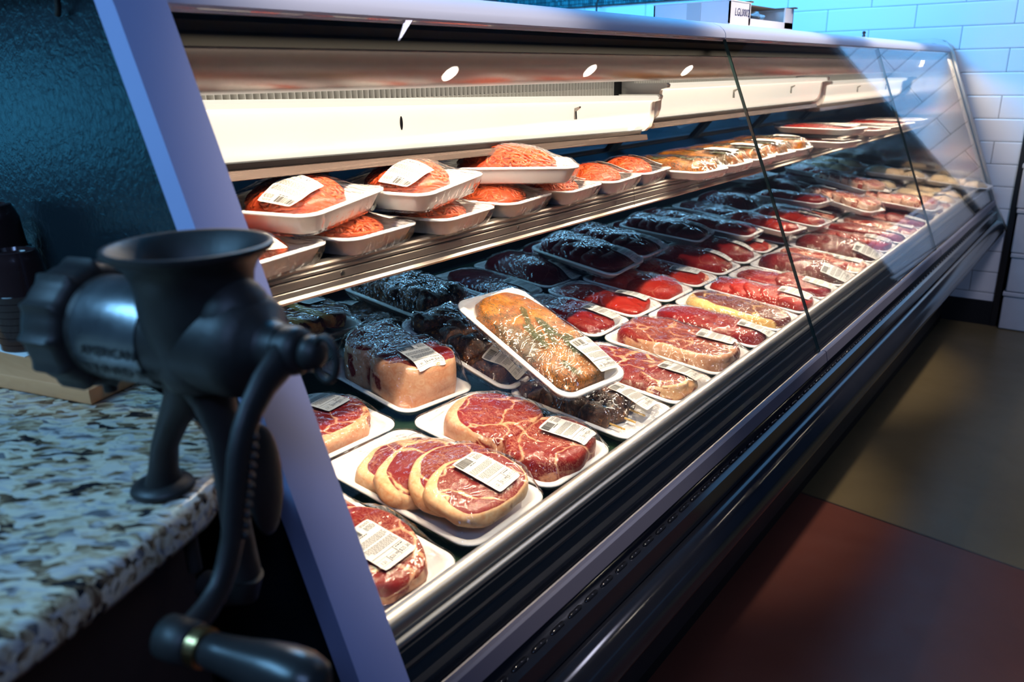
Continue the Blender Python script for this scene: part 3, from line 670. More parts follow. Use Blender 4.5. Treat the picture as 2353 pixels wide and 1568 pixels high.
def piece(rng, cx, cy, rx, ry, t, z0=.0045, rot=0, lump=.08, dome=0.0, tilt=(0, 0), fat=(0, 0, 0), fold=0.0, seg=72, rings=20, wave=0.0, sup=2.3):
    """one cut of meat: top, rounded shoulder, side wall, underside; returns verts, faces, fat attribute
    fat = (rim width all round, extra cap width, cap direction in degrees)"""
    ph = rng.uniform(0, 6.28, 6); am = rng.uniform(.3, 1, 6)*lump/np.arange(1.5, 7.5)
    th = np.linspace(0, 2*math.pi, seg, endpoint=False)
    rad = 1+sum(am[k]*np.cos((k+2)*th+ph[k]) for k in range(5))
    c, s = np.cos(th), np.sin(th); se = (np.abs(c)**sup+np.abs(s)**sup)**(-1/sup)
    bx, by = rx*rad*se*c, ry*rad*se*s
    prof = [(q, None) for q in np.linspace(.02, .90, rings)] + [(.945, .93), (.975, .80), (.995, .60), (1.0, .38), (.985, .12), (.95, .0), (.6, 0.0)]
    V = []; A = []; o3 = Vector(rng.uniform(-50, 50, 3)); cr, sr = math.cos(R(rot)), math.sin(R(rot))
    capd = R(fat[2])
    for q, zz in prof:
        top_ = zz is None
        for j in range(seg):
            x, y = bx[j]*q, by[j]*q
            n1 = noise.noise(Vector((x*28, y*28, 0))+o3); n2 = noise.noise(Vector((x*70, y*70, 3))+o3)
            hz = (1-dome)+dome*math.sqrt(max(0, 1-(q if top_ else .93)**2*.96))
            z = t*hz*(1 if top_ else zz)
            if top_ and q > .8: z -= t*.03*((q-.8)/.1)**2
            if (top_ or zz > .5): z += t*.10*n1+.0012*n2+wave*noise.noise(Vector((x*16, y*45, 7))+o3)
            else: k_ = 1+.075*n1+.028*n2; x *= k_; y *= k_
            w = fat[0]+fat[1]*max(0, math.cos(th[j]-capd))**2
            a = 0 if w <= 0 else min(1, max(0, (q-(1-w))/max(.03, w*.35)))
            if not top_ and zz < .9: a = min(1, max(0, a*(.35+w*4)-1.0*max(0, noise.noise(Vector((x*34, y*34, z*30))+o3))))
            V.append((x, y, z)); A.append(a)
    V = np.array(V); V[:, 2] += V[:, 0]*math.tan(R(tilt[0]))+V[:, 1]*math.tan(R(tilt[1]))
    if fold: V[:, 2] += fold*np.abs(V[:, 0]/rx)**2
    V[:, 2] -= min(0, V[:, 2].min())
    X = np.c_[V[:, 0]*cr-V[:, 1]*sr+cx, V[:, 0]*sr+V[:, 1]*cr+cy, V[:, 2]+z0]
    F = []; n = len(prof)
    for i in range(n-1):
        for j in range(seg): k = (j+1) % seg; F.append((i*seg+j, (i+1)*seg+j, (i+1)*seg+k, i*seg+k))
    F.append(tuple(range(seg))); F.append(tuple((n-1)*seg+j for j in range(seg-1, -1, -1)))
    return X, F, np.array(A)

def c_piece(name, m, **kw):
    return lambda rng: [(name, m, [piece(rng, **kw)])]
def c_multi(name, m, kws): return lambda rng: [(name, m, [piece(rng, **k)]) for k in kws]

def c_ground(L, W, h):
    def f(rng):
        rx, ry = L*.36, W*.34; X, F, A = piece(rng, 0, 0, rx, ry, h-.004, .0045, 0, .05, .75, seg=40, rings=10)
        m = MB().add(X, F); at = [np.full(len(X), .8)]
        o3 = Vector(rng.uniform(-50, 50, 3))
        for k in range(250):
            q = math.sqrt(rng.uniform(0, .96)); a = rng.uniform(0, 6.28); x, y = rx*q*math.cos(a), ry*q*math.sin(a); d = rng.uniform(0, 6.28); pts = []; lift = rng.uniform(-.0008, .0026)
            n = rng.randint(6, 11); turn = rng.uniform(-.7, .7)
            for i in range(n):
                qq = math.hypot(x/rx, y/ry)
                if qq > .98: x, y, qq = x*.98/qq, y*.98/qq, .98
                z = (h-.004)*(.25+.75*math.sqrt(max(0, 1-qq*qq*.96))) if qq < 1 else .006
                pts.append((x, y, .0045+z+lift+.0012*noise.noise(Vector((x*90, y*90, k))))); d += turn*.6+rng.uniform(-.55, .55); st = .0052
                x += st*math.cos(d); y += st*math.sin(d)
            st0 = m.n; m.tube(pts, [.0018]+[.0029]*(n-2)+[.0018], 6); at.append(np.full(m.n-st0, rng.uniform(0, .75)))
        m.attr = np.concatenate(at); return [('ground_beef', 'ground_beef', m)]
    return f
def c_kebab(L, W, skew=True, tall=.034, back=0.0):
    def f(rng):
        out = []
        nrow = 3
        out.append(('marinated_beef', 'kebab_marinade', [piece(rng, -back, 0, L*.40, W*.38, tall*.62, .0045, 0, .10, .35, seg=56, rings=14, wave=.010)]))
        for r_ in range(nrow):
            y = (r_-(nrow-1)/2)*W*.245
            for k in range(8):
                x = -L*.36+k*L*.09+rng.uniform(-.004, .004)-back
                X, F, A = piece(rng, x, y+rng.uniform(-.006, .006), rng.uniform(.020, .027), rng.uniform(.019, .027), tall*rng.uniform(.65, 1.1), .005, rng.uniform(0, 90), .34, .42, tilt=(rng.uniform(-14, 14), rng.uniform(-14, 14)), seg=28, rings=8, wave=.007)
                out.append(('marinated_beef', 'kebab_marinade', [(X, F, A)]))
            if skew: out.append(('skewer', 'bamboo', MB().tube([(-L*.40, y, .016), (L*.36, y+rng.uniform(-.01, .01), .0125)], .0019, 8)))
        return out
    return f
def c_herb(L, W, t, sprigs=16):
    def f(rng):
        out = [('herb_roast', 'herb_marinade', [piece(rng, 0, 0, L*.445, W*.43, t, .0045, 0, .045, .22, seg=96, rings=26, sup=3.0)])]
        for k in range(sprigs):
            x, y = rng.uniform(-L*.26, L*.30), rng.uniform(-W*.22, W*.24); a = rng.uniform(-.7, .5); m = MB()
            q = min(.85, math.hypot(x/(L*.4), y/(W*.35))); zz = .0045+t*((1-.28)+.28*math.sqrt(1-q*q*.9))+.0025
            for i in range(11):
                c0 = Vector((x+math.cos(a)*.004*i, y+math.sin(a)*.004*i, zz))
                for sg in (-1, 1):
                    e = Vector((math.cos(a+sg*.45), math.sin(a+sg*.45), .10))*rng.uniform(.010, .019); m.tube([c0, c0+e*.5, c0+e], [.0005, .0007, .0002], 4)
            out.append(('rosemary_sprig', 'rosemary', m))
        return out
    return f

def film(parts_pts, L, W, h, rng, slack=.0):
    nu, nv = 46, 32; us = np.linspace(-1, 1, nu); vs = np.linspace(-1, 1, nv); U, Vv = np.meshgrid(us, vs, indexing='ij')
    S = np.maximum(np.abs(U), np.abs(Vv)); S1 = np.maximum(S, 1e-6); pu, pv = U/S1, Vv/S1
    lx, ly = L/2+.0010, W/2+.0010; r = .032; px, py = pu*lx, pv*ly
    cx, cy = np.clip(px, -lx+r, lx-r), np.clip(py, -ly+r, ly-r); dx, dy = px-cx, py-cy; d = np.hypot(dx, dy); cor = d > r
    dd = np.maximum(d, 1e-9); px = np.where(cor, cx+dx/dd*r, px); py = np.where(cor, cy+dy/dd*r, py)
    X, Y = px*S, py*S
    st = .0028; gw, gh = int(L/st)+6, int(W/st)+6; G = np.zeros((gw, gh))
    q = np.concatenate(parts_pts); ix = np.clip(((q[:, 0]+L/2)/st+3).astype(int), 0, gw-1); iy = np.clip(((q[:, 1]+W/2)/st+3).astype(int), 0, gh-1)
    np.maximum.at(G, (ix, iy), q[:, 2])
    for _ in range(2):
        P_ = np.pad(G, 1, mode='edge'); G = np.maximum.reduce([P_[a:a+gw, b:b+gh] for a in range(3) for b in range(3)])
    jx = np.clip(((X+L/2)/st+3).astype(int), 0, gw-1); jy = np.clip(((Y+W/2)/st+3).astype(int), 0, gh-1)
    ob = G[jx, jy]+.0016; rim = h+.0012
    Z = np.maximum(ob, rim); edge = S > .999; Z[edge] = rim
    ob = np.where(S > .93, np.minimum(ob, rim), ob)
    for it in range(260):
        A = Z.copy(); A[1:-1, 1:-1] = (Z[2:, 1:-1]+Z[:-2, 1:-1]+Z[1:-1, 2:]+Z[1:-1, :-2])/4
        Z = np.maximum(A, ob); Z[edge] = rim
    # long tension wrinkles
    Z += np.where(S < .97, 1, 0)*.0004*np.sin(X*210+3*np.sin(Y*60)+rng.uniform(0, 6))*np.sin(Y*95+rng.uniform(0, 6))
    Z = np.maximum(Z, np.where(S < .93, ob-.0004, Z))
    m = MB(); idx = np.arange(nu*nv).reshape(nu, nv); F = []
    for i in range(nu-1):
        for j in range(nv-1): F.append((idx[i, j], idx[i+1, j], idx[i+1, j+1], idx[i, j+1]))
    m.add(np.c_[X.ravel(), Y.ravel(), Z.ravel()], F)
    pl = [(i, 0) for i in range(nu)]+[(nu-1, j) for j in range(1, nv)]+[(i, nv-1) for i in range(nu-2, -1, -1)]+[(0, j) for j in range(nv-2, 0, -1)]
    base = np.array([(X[a], Y[a], Z[a]) for a in pl]); n = len(base); loops = [base]
    for k, (sc, z) in enumerate(((1.004, h-.003), (.972, h*.62), (.935, h*.33), (.885, .0002), (.80, -.0006))):
        l = base.copy(); rx_ = 1-(1-sc)*(.27/L if L > .2 else 1.25); l[:, 0] *= 1-(1-sc)*.8; l[:, 1] *= 1-(1-sc)*1.35; l[:, 2] = z
        if 0 < k < 4:
            wv = .0011*np.sin(np.arange(n)*1.9+rng.uniform(0, 6, 1)+2*np.sin(np.arange(n)*.37)); nn = l[:, :2]/np.linalg.norm(l[:, :2], axis=1)[:, None]; l[:, :2] += nn*(wv[:, None]+.0012)
        loops.append(l)
    m.loft(loops)
    return m, np.c_[X.ravel(), Y.ravel(), Z.ravel()]

TXT = {}
def label_geo(price, unit, wt, rng, lw=.056, lh=.080):
    """flat label: list of (verts2d, faces, material index); x right, y up"""
    out = []
    nx, ny = 8, 11; r = .004
    V = []; F = []
    for i in range(nx+1):
        for j in range(ny+1):
            x, y = -lw/2+lw*i/nx, -lh/2+lh*j/ny
            ax, ay = abs(x)-(lw/2-r), abs(y)-(lh/2-r)
            if ax > 0 and ay > 0:
                d = math.hypot(ax, ay); 
                if d > r: x = math.copysign(lw/2-r+ax/d*r, x); y = math.copysign(lh/2-r+ay/d*r, y)
            V.append((x, y))
    for i in range(nx):
        for j in range(ny): a = i*(ny+1)+j; F.append((a, a+ny+1, a+ny+2, a+1))
    out.append((np.array(V), F, 0))
    def rect(x0, y0, x1, y1, mi=1, n=1):
        xs = np.linspace(x0, x1, n+1); v = [(x, y) for x in xs for y in (y0, y1)]
        out.append((np.array(v), [(2*i, 2*i+2, 2*i+3, 2*i+1) for i in range(n)], mi))
    x = -lw*.46
    while x < lw*.02:
        w = rng.choice([.0004, .0004, .0008, .0012]); rect(x, lh*.28, x+w, lh*.455, 1); x += w+rng.choice([.0004, .0005, .0009])
    def words(x0, x1, y, hgt, mi=2):
        x = x0
        while x < x1-.002:
            w = rng.uniform(.0018, .0055); w = min(w, x1-x); rect(x, y, x+w, y+hgt, mi); x += w+.0009
    words(-lw*.20, lw*.10, lh*.245, .0014, 1)
    for k in range(2): words(lw*.14, lw*.42, lh*(.44-.028*k), .0012)
    for k in range(4): words(lw*.16, lw*.45, lh*(.365-.026*k), .0012)
    for k in range(5): words(-lw*.45, lw*(.44-.05*(k == 4)), lh*(.145-.027*k), .0012)
    for k in range(6): words(-lw*(.40-.10*(k > 3)), lw*.45, lh*(-.02-.027*k), .0012)
    rect(-lw*.48, -lh*.225, lw*.46, -lh*.217, 1, 8)
    rect(-lw*.48, -lh*.30, lw*.46, -lh*.2965, 1, 8); rect(-lw*.48, -lh*.425, lw*.46, -lh*.421, 1, 8)
    rect(-lw*.17, -lh*.42, -lw*.155, -lh*.30, 1); rect(lw*.14, -lh*.42, lw*.155, -lh*.22, 1)
    words(lw*.19, lw*.44, -lh*.265, .0014, 1)
    for s_, x0, sz in ((wt, -lw*.42, .0066), (unit, -lw*.14, .0070), (price, lw*.175, .0078)):
        if (s_, sz) not in TXT: TXT[(s_, sz)] = text_geo(s_, sz)
        v, f = TXT[(s_, sz)]; out.append((np.c_[v[:, 0]*.78+x0, v[:, 1]-lh*.395], f, 1))
    return out
def label_mesh(flat, pos, ang, filmpts):
    m = MB(); ink = MB(); c, s = math.cos(ang), math.sin(ang); ex = np.array((-s, c)); ey = np.array((-c, -s))   # right, up at ang = 0: +y, -x
    fx = filmpts
    for V, F, mi in flat:
        p = np.array(pos)+V[:, :1]*ex+V[:, 1:2]*ey
        d2 = ((p[:, None, :]-fx[None, :, :2])**2).sum(2); w = np.exp(-d2/(2*.0085**2))+1e-12; z = (w*fx[None, :, 2]).sum(1)/w.sum(1)
        (ink if mi else m).add(np.c_[p, z+.0022+(.00035 if mi else 0)], F, max(0, mi-1))
    return m, ink

NPK = [0]
PRICES = [('$25.30', '$20.99', '1.21'), ('$24.78', '$14.99', '1.65'), ('$17.12', '$13.99', '1.22'), ('$24.13', '$15.99', '1.51'), ('$12.34', '$12.99', '.95'), ('$18.05', '$16.99', '1.06')]
def pack(label, cat, group, content, x, y, yaw=0, L=.272, W=.178, h=.022, lift=0.0, pitch=6.0, roll=0.0, z=None, lab=(.075, .0, 0), seed=None, price=0, tail=False, lsize=(.056, .080), name='wrapped_tray', fill=(.93, .90)):
    """one shrink-wrapped foam tray standing on the deck (z=None) or at height z; x, y = centre of its base"""
    seed = NPK[0] if seed is None else seed; NPK[0] += 1
    rng = np.random.RandomState(1000+seed)
    zz = (deckz(x) if z is None else z)+lift+.0010
    mt = Matrix.Rotation(R(pitch), 3, 'Y') @ Matrix.Rotation(R(roll), 3, 'X') @ Matrix.Rotation(R(yaw), 3, 'Z')
    e = empty(name, (x, y, zz), label, cat, group, mt.to_euler())
    link('tray', tray_me(L, W, h), e)
    pts = []; items = []
    for nm, mm, g in content(rng):
        if isinstance(g, MB): mb = g
        else:
            mb = MB()
            for X, F, A in g: mb.add(X, F)
            mb.attr = np.concatenate([A for _, _, A in g])
        items.append((nm, mm, mb))
    if fill:                                  # the meat fills its tray and is held in by the tray walls
        q = np.concatenate([np.concatenate(mb.v) for nm, _, mb in items if nm != 'skewer'])
        lo_, hi_ = q[:, :2].min(0), q[:, :2].max(0); sc_ = np.array((L*fill[0], W*fill[1]))/(hi_-lo_); ce = (lo_+hi_)/2
        for nm, _, mb in items:
            if nm in ('skewer', 'rosemary_sprig'): continue
            for a_ in mb.v:
                a_[:, :2] = (a_[:, :2]-ce)*sc_
                ins = .0105+.0150*np.clip((h-a_[:, 2])/h, 0, 1); lx_, ly_ = L/2-ins, W/2-ins; rr = .024
                a_[:, 0] = np.clip(a_[:, 0], -lx_, lx_); a_[:, 1] = np.clip(a_[:, 1], -ly_, ly_)
                dx, dy = np.abs(a_[:, 0])-(lx_-rr), np.abs(a_[:, 1])-(ly_-rr); d_ = np.hypot(dx, dy); c_ = (dx > 0) & (dy > 0) & (d_ > rr)
                k_ = np.where(c_, rr/np.maximum(d_, 1e-6), 1)
                a_[:, 0] = np.where(c_, np.sign(a_[:, 0])*(lx_-rr+dx*k_), a_[:, 0]); a_[:, 1] = np.where(c_, np.sign(a_[:, 1])*(ly_-rr+dy*k_), a_[:, 1])
    for nm, mm, mb in items:
        v = np.concatenate(mb.v)
        if nm != 'skewer': pts.append(v)
        o = link(nm, mb.mesh(nm, mm, 180 if nm != 'rosemary_sprig' else None), e)
    fm, fp = film(pts, L, W, h, rng)
    link('plastic_wrap', fm.mesh('plastic_wrap', 'plastic_film', 180), e)
    if lab:
        pr = PRICES[price % len(PRICES)]
        lm, ink = label_mesh(label_geo(pr[0], pr[1], pr[2], rng, *lsize), lab[:2], R(lab[2]), fp)
        lo = link('price_label', lm.mesh('price_label', 'paper_label', 180), e)
        link('print', ink.mesh('print', ['label_ink', 'label_ink_grey'], 180), lo)
    if tail:
        g = []
        for i in range(9):
            row = []
            for j in range(7):
                u, v = i/8, j/6-.5; p = Vector((L/2-.004+.010*u+.004*math.sin(u*5+j), v*.030*(1-.4*u)+.012, h-.004-.045*u)); n_ = noise.noise(p*120)*.006; row.append((p.x+n_, p.y+n_, p.z))
            g.append(row)
        MB().loft(g, close=False).build('wrap_tail', 'bag_film', e, smooth=180)
    return e
def again(src, label, x, y, yaw=0, lift=0.0, pitch=6.0, roll=0.0, z=None, group=None):
    c = copy_tree(src); zz = (deckz(x) if z is None else z)+lift+.0010
    mt = Matrix.Rotation(R(pitch), 3, 'Y') @ Matrix.Rotation(R(roll), 3, 'X') @ Matrix.Rotation(R(yaw), 3, 'Z')
    c.location = (x, y, zz+H0); c.rotation_euler = mt.to_euler(); c['label'] = label
    if group: c['group'] = group
    return c
# ------------------------------------------------------------------ what lies where
FR, MR, BR, ST = 'meat trays in the front row', 'meat trays in the middle row', 'meat trays in the back row', 'trays stacked on the deck rows'
GS, HS = 'ground beef trays on the shelf', 'other trays on the shelf'
K = 'meat tray'
def pc(cx, cy, rx, ry, t, **kw): return dict(cx=cx, cy=cy, rx=rx*1.06, ry=ry*1.08, t=t, **kw)
XF, XM, XB, LL = -.704, -.979, -1.245, .262; LF = .280
# --- front row, near end
pack('wrapped tray of big marbled steaks against the end panel, front row', K, FR,
     c_multi('steak', 'beef_marbled', [pc(-.040, -.008, .088, .076, .034, fat=(.05, .34, 165), lump=.08), pc(.060, .004, .076, .077, .030, z0=.010, fat=(.06, .16, 200), lump=.09, tilt=(-4, 0))]), -.714, .556, L=.292, W=.172, lab=(.068, .010, 4))
pack('tray of four overlapping rib slices with cream fat rims, front row', K, FR,
     c_multi('beef_slice', 'beef_rib', [pc(-.058+.048*i, .005*((-1)**i), .054, .076, .022, z0=.005+.008*i, fat=(.10, .20, 235), lump=.09, tilt=(-9 if i else -2, -2), seg=64) for i in range(4)]), -.722, .752, L=.294, W=.178, lab=(.082, .018, 6), price=2, fill=None)
pack('tray with two thick marbled steaks side by side, front row', K, FR,
     c_multi('steak', 'beef_marbled', [pc(-.034, -.002, .072, .076, .046, fat=(.07, .28, 215), lump=.08), pc(.078, .004, .062, .076, .042, fat=(.04, .24, 150), lump=.10)]), -.724, .940, -2, L=.294, W=.178, lab=(.088, .034, 12), price=3, fill=None)
f4 = pack('tray of marinated beef skewers under the herb roast tray, front row', K, FR, c_kebab(.262, .168, back=.030), XF+.008, 1.143, L=.262, W=.168, lab=(.062, .040, 6), price=0, fill=None)
pack('tray of dark red steak with white fat right of the skewers', K, FR,
     c_multi('steak', 'beef_rib', [pc(.005, 0, .112, .066, .030, fat=(.03, .18, 20), lump=.07), pc(.075, -.02, .042, .036, .028, z0=.012, fat=(.05, .2, 0))]), XF, 1.322, L=LF, W=.166, lab=(.082, .030, 6), price=4)
pack('tray of wide flat roast with beige fat side facing out', K, FR,
     c_piece('roast', 'beef_marbled', cx=0, cy=0, rx=.120, ry=.078, t=.040, fat=(.03, .14, 300), lump=.05, sup=3.0), XF, 1.510, L=LF, W=.182, lab=(.066, .046, 8), price=1)
f7 = pack('narrow tray of lean deep red roast beside the beige-sided roast', K, FR,
     c_piece('roast', 'beef_lean', cx=0, cy=0, rx=.120, ry=.056, t=.036, lump=.06, dome=.3), XF, 1.688, L=LF, W=.136, lab=(.098, .020, 8), price=5)
f8 = pack('tray of brownish steak with two yellow fat bands, front row', K, FR,
     c_piece('steak', 'beef_brown', cx=0, cy=0, rx=.122, ry=.068, t=.032, fat=(.03, .40, 250), lump=.05, dome=.2, sup=2.8), XF, 1.842, L=LF, W=.158, lab=None)
f9 = pack('tray of folded pale red beef pieces with large front label', K, FR,
     c_multi('beef_piece', 'beef_bright', [pc(-.078+.036*i, .006*math.sin(i*2), .034, .056, .024, z0=.005+.003*i, lump=.16, dome=.35, tilt=(-8, 0), fold=.004, seg=44, rings=12) for i in range(5)]), XF, 2.012, L=LF, W=.152, lab=(.080, .008, 4), price=2)
f10 = pack('tray of flat red beef just before the first glass joint, front row', K, FR,
     c_multi('beef_slice', 'beef_lean', [pc(-.04, 0, .075, .056, .020, lump=.12, wave=.004), pc(.05, .0, .066, .056, .022, z0=.008, lump=.14, wave=.004, tilt=(-4, 0))]), XF, 2.174, L=LF, W=.152, lab=(.088, .020, 6))
f11 = pack('tray of big glossy domed roast behind the first glass joint', K, FR,
     c_piece('roast', 'beef_dark', cx=0, cy=0, rx=.120, ry=.072, t=.054, lump=.07, dome=.7, fat=(.0, .12, 20)), XF, 2.342, L=LF, W=.166, lab=(.100, -.030, 4))
ORD = ['', 'first', 'second', 'third', 'fourth', 'fifth', 'sixth', 'seventh', 'eighth', 'ninth', 'tenth', 'eleventh', 'twelfth', 'thirteenth', 'fourteenth', 'fifteenth', 'sixteenth', 'seventeenth', 'eighteenth', 'nineteenth', 'twentieth', 'twenty-first', 'twenty-second', 'twenty-third', 'twenty-fourth', 'twenty-fifth', 'twenty-sixth']
DESC = {}
fz = pack('wrapped tray of fatty pink pieces, twelfth from the near end in the front row', K, FR,
     c_multi('beef_piece', 'beef_pink', [pc(-.08+.040*i, .018*((-1)**i), .036, .044, .026, z0=.005+.002*(i % 2), lump=.18, dome=.4, seg=44, rings=12, fat=(.05, .2, 60*i)) for i in range(5)]), XF, 2.515, L=LF, W=.158, lab=(.070, .03, 5))
seq = [(f11, 'glossy domed roast'), (f9, 'folded pale red pieces'), (f7, 'lean deep red roast'), (fz, 'fatty pink pieces'), (f10, 'flat red beef'), (f9, 'folded pale red pieces'), (f8, 'brownish steak'), (fz, 'fatty pink pieces')]
for k, (src, d) in enumerate(seq):
    again(src, f'wrapped tray of {d}, {ORD[13+k]} from the near end in the front row', XF+random.uniform(-.006, .006), 2.688+.171*k, random.uniform(-3, 3))
ck = pack('wrapped tray of pale chicken pieces, twenty-first from the near end in the front row', K, FR,
     c_multi('chicken_piece', 'chicken', [pc(-.075+.05*i, .02*((-1)**i), .040, .050, .040, lump=.14, dome=.7, seg=40, rings=10) for i in range(4)]), XF, 4.050, L=LF, W=.158, lab=(.07, .0, 0))
again(ck, 'wrapped tray of pale chicken pieces, last but one in the front row', XF, 4.214, 1)
again(ck, 'wrapped tray of pale chicken pieces against the far end panel, front row', XF, 4.374, -1)

# --- middle row
pack('wrapped marbled steak with large label, nearest tray of the middle row', K, MR,
     c_piece('steak', 'beef_marbled', cx=.01, cy=.0, rx=.108, ry=.074, t=.038, fat=(.05, .30, 250), lump=.08), -.964, .716, 89, L=.262, W=.178, pitch=6, lab=(.062, .030, -80), price=0)
pack('tray of very thick two-lobed roast with pale fat sides', K, MR,
     c_multi('roast', 'beef_marbled', [pc(-.062, .004, .056, .066, .078, fat=(.10, .10, 0), lump=.07, rot=10), pc(.038, .0, .066, .068, .082, fat=(.09, .12, 320), lump=.07)]), -1.012, .970, -6, L=LL, W=.172, lab=(.075, -.005, -8), price=1)
pack('tray of marinated beef half under the herb roast tray', K, ST, c_kebab(.27, .168, skew=True, tall=.036), -.948, 1.126, 3, L=.272, W=.170, lift=.040, pitch=18.5, lab=(.088, -.030, 8), price=3)
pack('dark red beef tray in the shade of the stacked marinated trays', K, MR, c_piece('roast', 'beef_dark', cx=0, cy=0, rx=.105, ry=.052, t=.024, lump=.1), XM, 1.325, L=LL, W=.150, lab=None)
s2 = pack('tray of smooth dark liver slices with label, right of herb roast', K, MR,
     c_multi('liver_slice', 'beef_lean', [pc(-.055, .0, .062, .058, .022, lump=.10, wave=.006, dome=.3), pc(.02, .004, .062, .056, .020, z0=.012, lump=.12, wave=.006, tilt=(-5, 0), dome=.3), pc(.072, -.006, .044, .050, .018, z0=.014, lump=.14, wave=.005, tilt=(-8, 0), dome=.3)]), XM, 1.497, L=LL, W=.166, lab=(.070, .034, 8), price=4)
s3 = pack('tray of red stew pieces with white label, right of the liver', K, MR,
     c_multi('beef_piece', 'beef_bright', [pc(-.06, 0, .070, .050, .026, lump=.10, dome=.4, wave=.004), pc(.045, .0, .066, .050, .030, z0=.007, lump=.16, dome=.4, wave=.005)]), XM, 1.667, L=LL, W=.152, lab=(.060, .036, 10), price=5)
s4 = pack('tray of bright red two-piece roast under the stacked kidney tray', K, MR,
     c_multi('roast', 'beef_bright', [pc(-.045, -.006, .064, .058, .046, lump=.06, dome=.6), pc(.055, .004, .070, .058, .044, lump=.07, dome=.65)]), XM, 1.836, L=LL, W=.170, lab=None)
s5 = pack('tray of orange-red beef pieces with tilted label, middle row', K, MR,
     c_multi('beef_piece', 'beef_bright', [pc(-.05, 0, .055, .052, .030, lump=.15, dome=.5), pc(.05, .0, .060, .050, .028, lump=.16, dome=.5, fat=(.04, .25, 60))]), XM, 2.004, L=LL, W=.150, lab=(.050, .016, 12), price=0)
s6 = pack('tray of long smooth red roast with torn front end, middle row', K, MR,
     c_piece('roast', 'beef_lean', cx=.0, cy=0, rx=.120, ry=.066, t=.054, lump=.05, dome=.7), XM, 2.168, L=LL, W=.158, lab=(.070, .030, 8))
again(s6, 'tray of smooth red roast right of the torn-ended one, middle row', XM, 2.334, 2)
names_m = [(s5, 'orange-red beef pieces'), (s3, 'red stew pieces'), (s2, 'dark liver slices'), (s6, 'smooth red roast'), (fz, 'fatty pink pieces'), (s3, 'red stew pieces'), (s5, 'orange-red beef pieces'), (fz, 'fatty pink pieces'), (s6, 'smooth red roast'), (s3, 'red stew pieces')]
for k, (src, d) in enumerate(names_m):
    again(src, f'wrapped tray of {d}, {ORD[10+k]} from the near end in the middle row', XM+random.uniform(-.006, .006), 2.503+.170*k, random.uniform(-3, 3), group=MR)
again(ck, 'wrapped tray of pale chicken pieces, last but one in the middle row', XM-.01, 4.205, 1, group=MR)
again(ck, 'wrapped tray of pale chicken pieces at the far end, middle row', XM-.01, 4.370, -1, group=MR)

# --- back row
pack('steak under shiny creased film behind the nearest labelled steak', K, BR,
     c_piece('steak', 'beef_marbled', cx=0, cy=0, rx=.105, ry=.070, t=.042, fat=(.06, .25, 200), lump=.1), -1.160, .690, 90, L=.262, W=.176, lab=None)
pack('tray of grey-brown sliced beef with blue-lit label, back left corner', K, ST,
     c_multi('beef_slice', 'beef_brown', [pc(-.07+.045*i, 0, .040, .066, .030, z0=.005+.004*i, lump=.1, tilt=(-8, 0), fat=(.05, .2, 180), seg=44, rings=12) for i in range(4)]), -1.235, .905, 84, L=.250, W=.186, lift=.050, pitch=4, lab=(.058, .030, -70), price=2)
pack('lower tray of dark skewers below another, back row', K, BR, c_kebab(.262, .168, tall=.038, back=-.035), -1.250, 1.120, 2, L=LL, W=.168, lab=None, fill=None)
pack('upper tray of dark marinated skewers under blue-lit shiny film', K, ST, c_kebab(.262, .168, tall=.050, back=-.015), -1.220, 1.225, 4, L=LL, W=.168, lift=.044, pitch=10, lab=None)
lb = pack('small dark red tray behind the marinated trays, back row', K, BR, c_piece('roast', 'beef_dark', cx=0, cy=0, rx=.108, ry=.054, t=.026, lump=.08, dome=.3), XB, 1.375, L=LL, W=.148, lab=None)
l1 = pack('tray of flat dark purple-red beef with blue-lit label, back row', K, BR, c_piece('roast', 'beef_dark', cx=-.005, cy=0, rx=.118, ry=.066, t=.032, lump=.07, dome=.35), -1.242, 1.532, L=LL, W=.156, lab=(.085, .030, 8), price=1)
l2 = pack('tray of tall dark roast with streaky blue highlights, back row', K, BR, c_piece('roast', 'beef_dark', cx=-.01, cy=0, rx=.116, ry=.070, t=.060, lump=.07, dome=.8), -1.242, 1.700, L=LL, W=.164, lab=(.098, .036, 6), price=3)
again(l2, 'tray of tall dark roast left of the stacked kidney tray', XB, 1.872, 3)
names_b = [(l1, 'flat dark beef'), (lb, 'plain dark beef'), (l1, 'flat dark beef'), (l2, 'tall dark roast'), (lb, 'plain dark beef'), (l1, 'flat dark beef'), (l2, 'tall dark roast'), (l1, 'flat dark beef'), (lb, 'plain dark beef'), (l2, 'tall dark roast'), (l1, 'flat dark beef'), (lb, 'plain dark beef'), (l1, 'flat dark beef')]
for k, (src, d) in enumerate(names_b):
    again(src, f'wrapped tray of {d}, {ORD[7+k]} from the near end in the back row', XB, 2.044+.171*k, random.uniform(-3, 3), group=BR)
again(ck, 'wrapped tray of pale chicken pieces, last in the back row', XB-.02, 4.262, 1, group=BR)

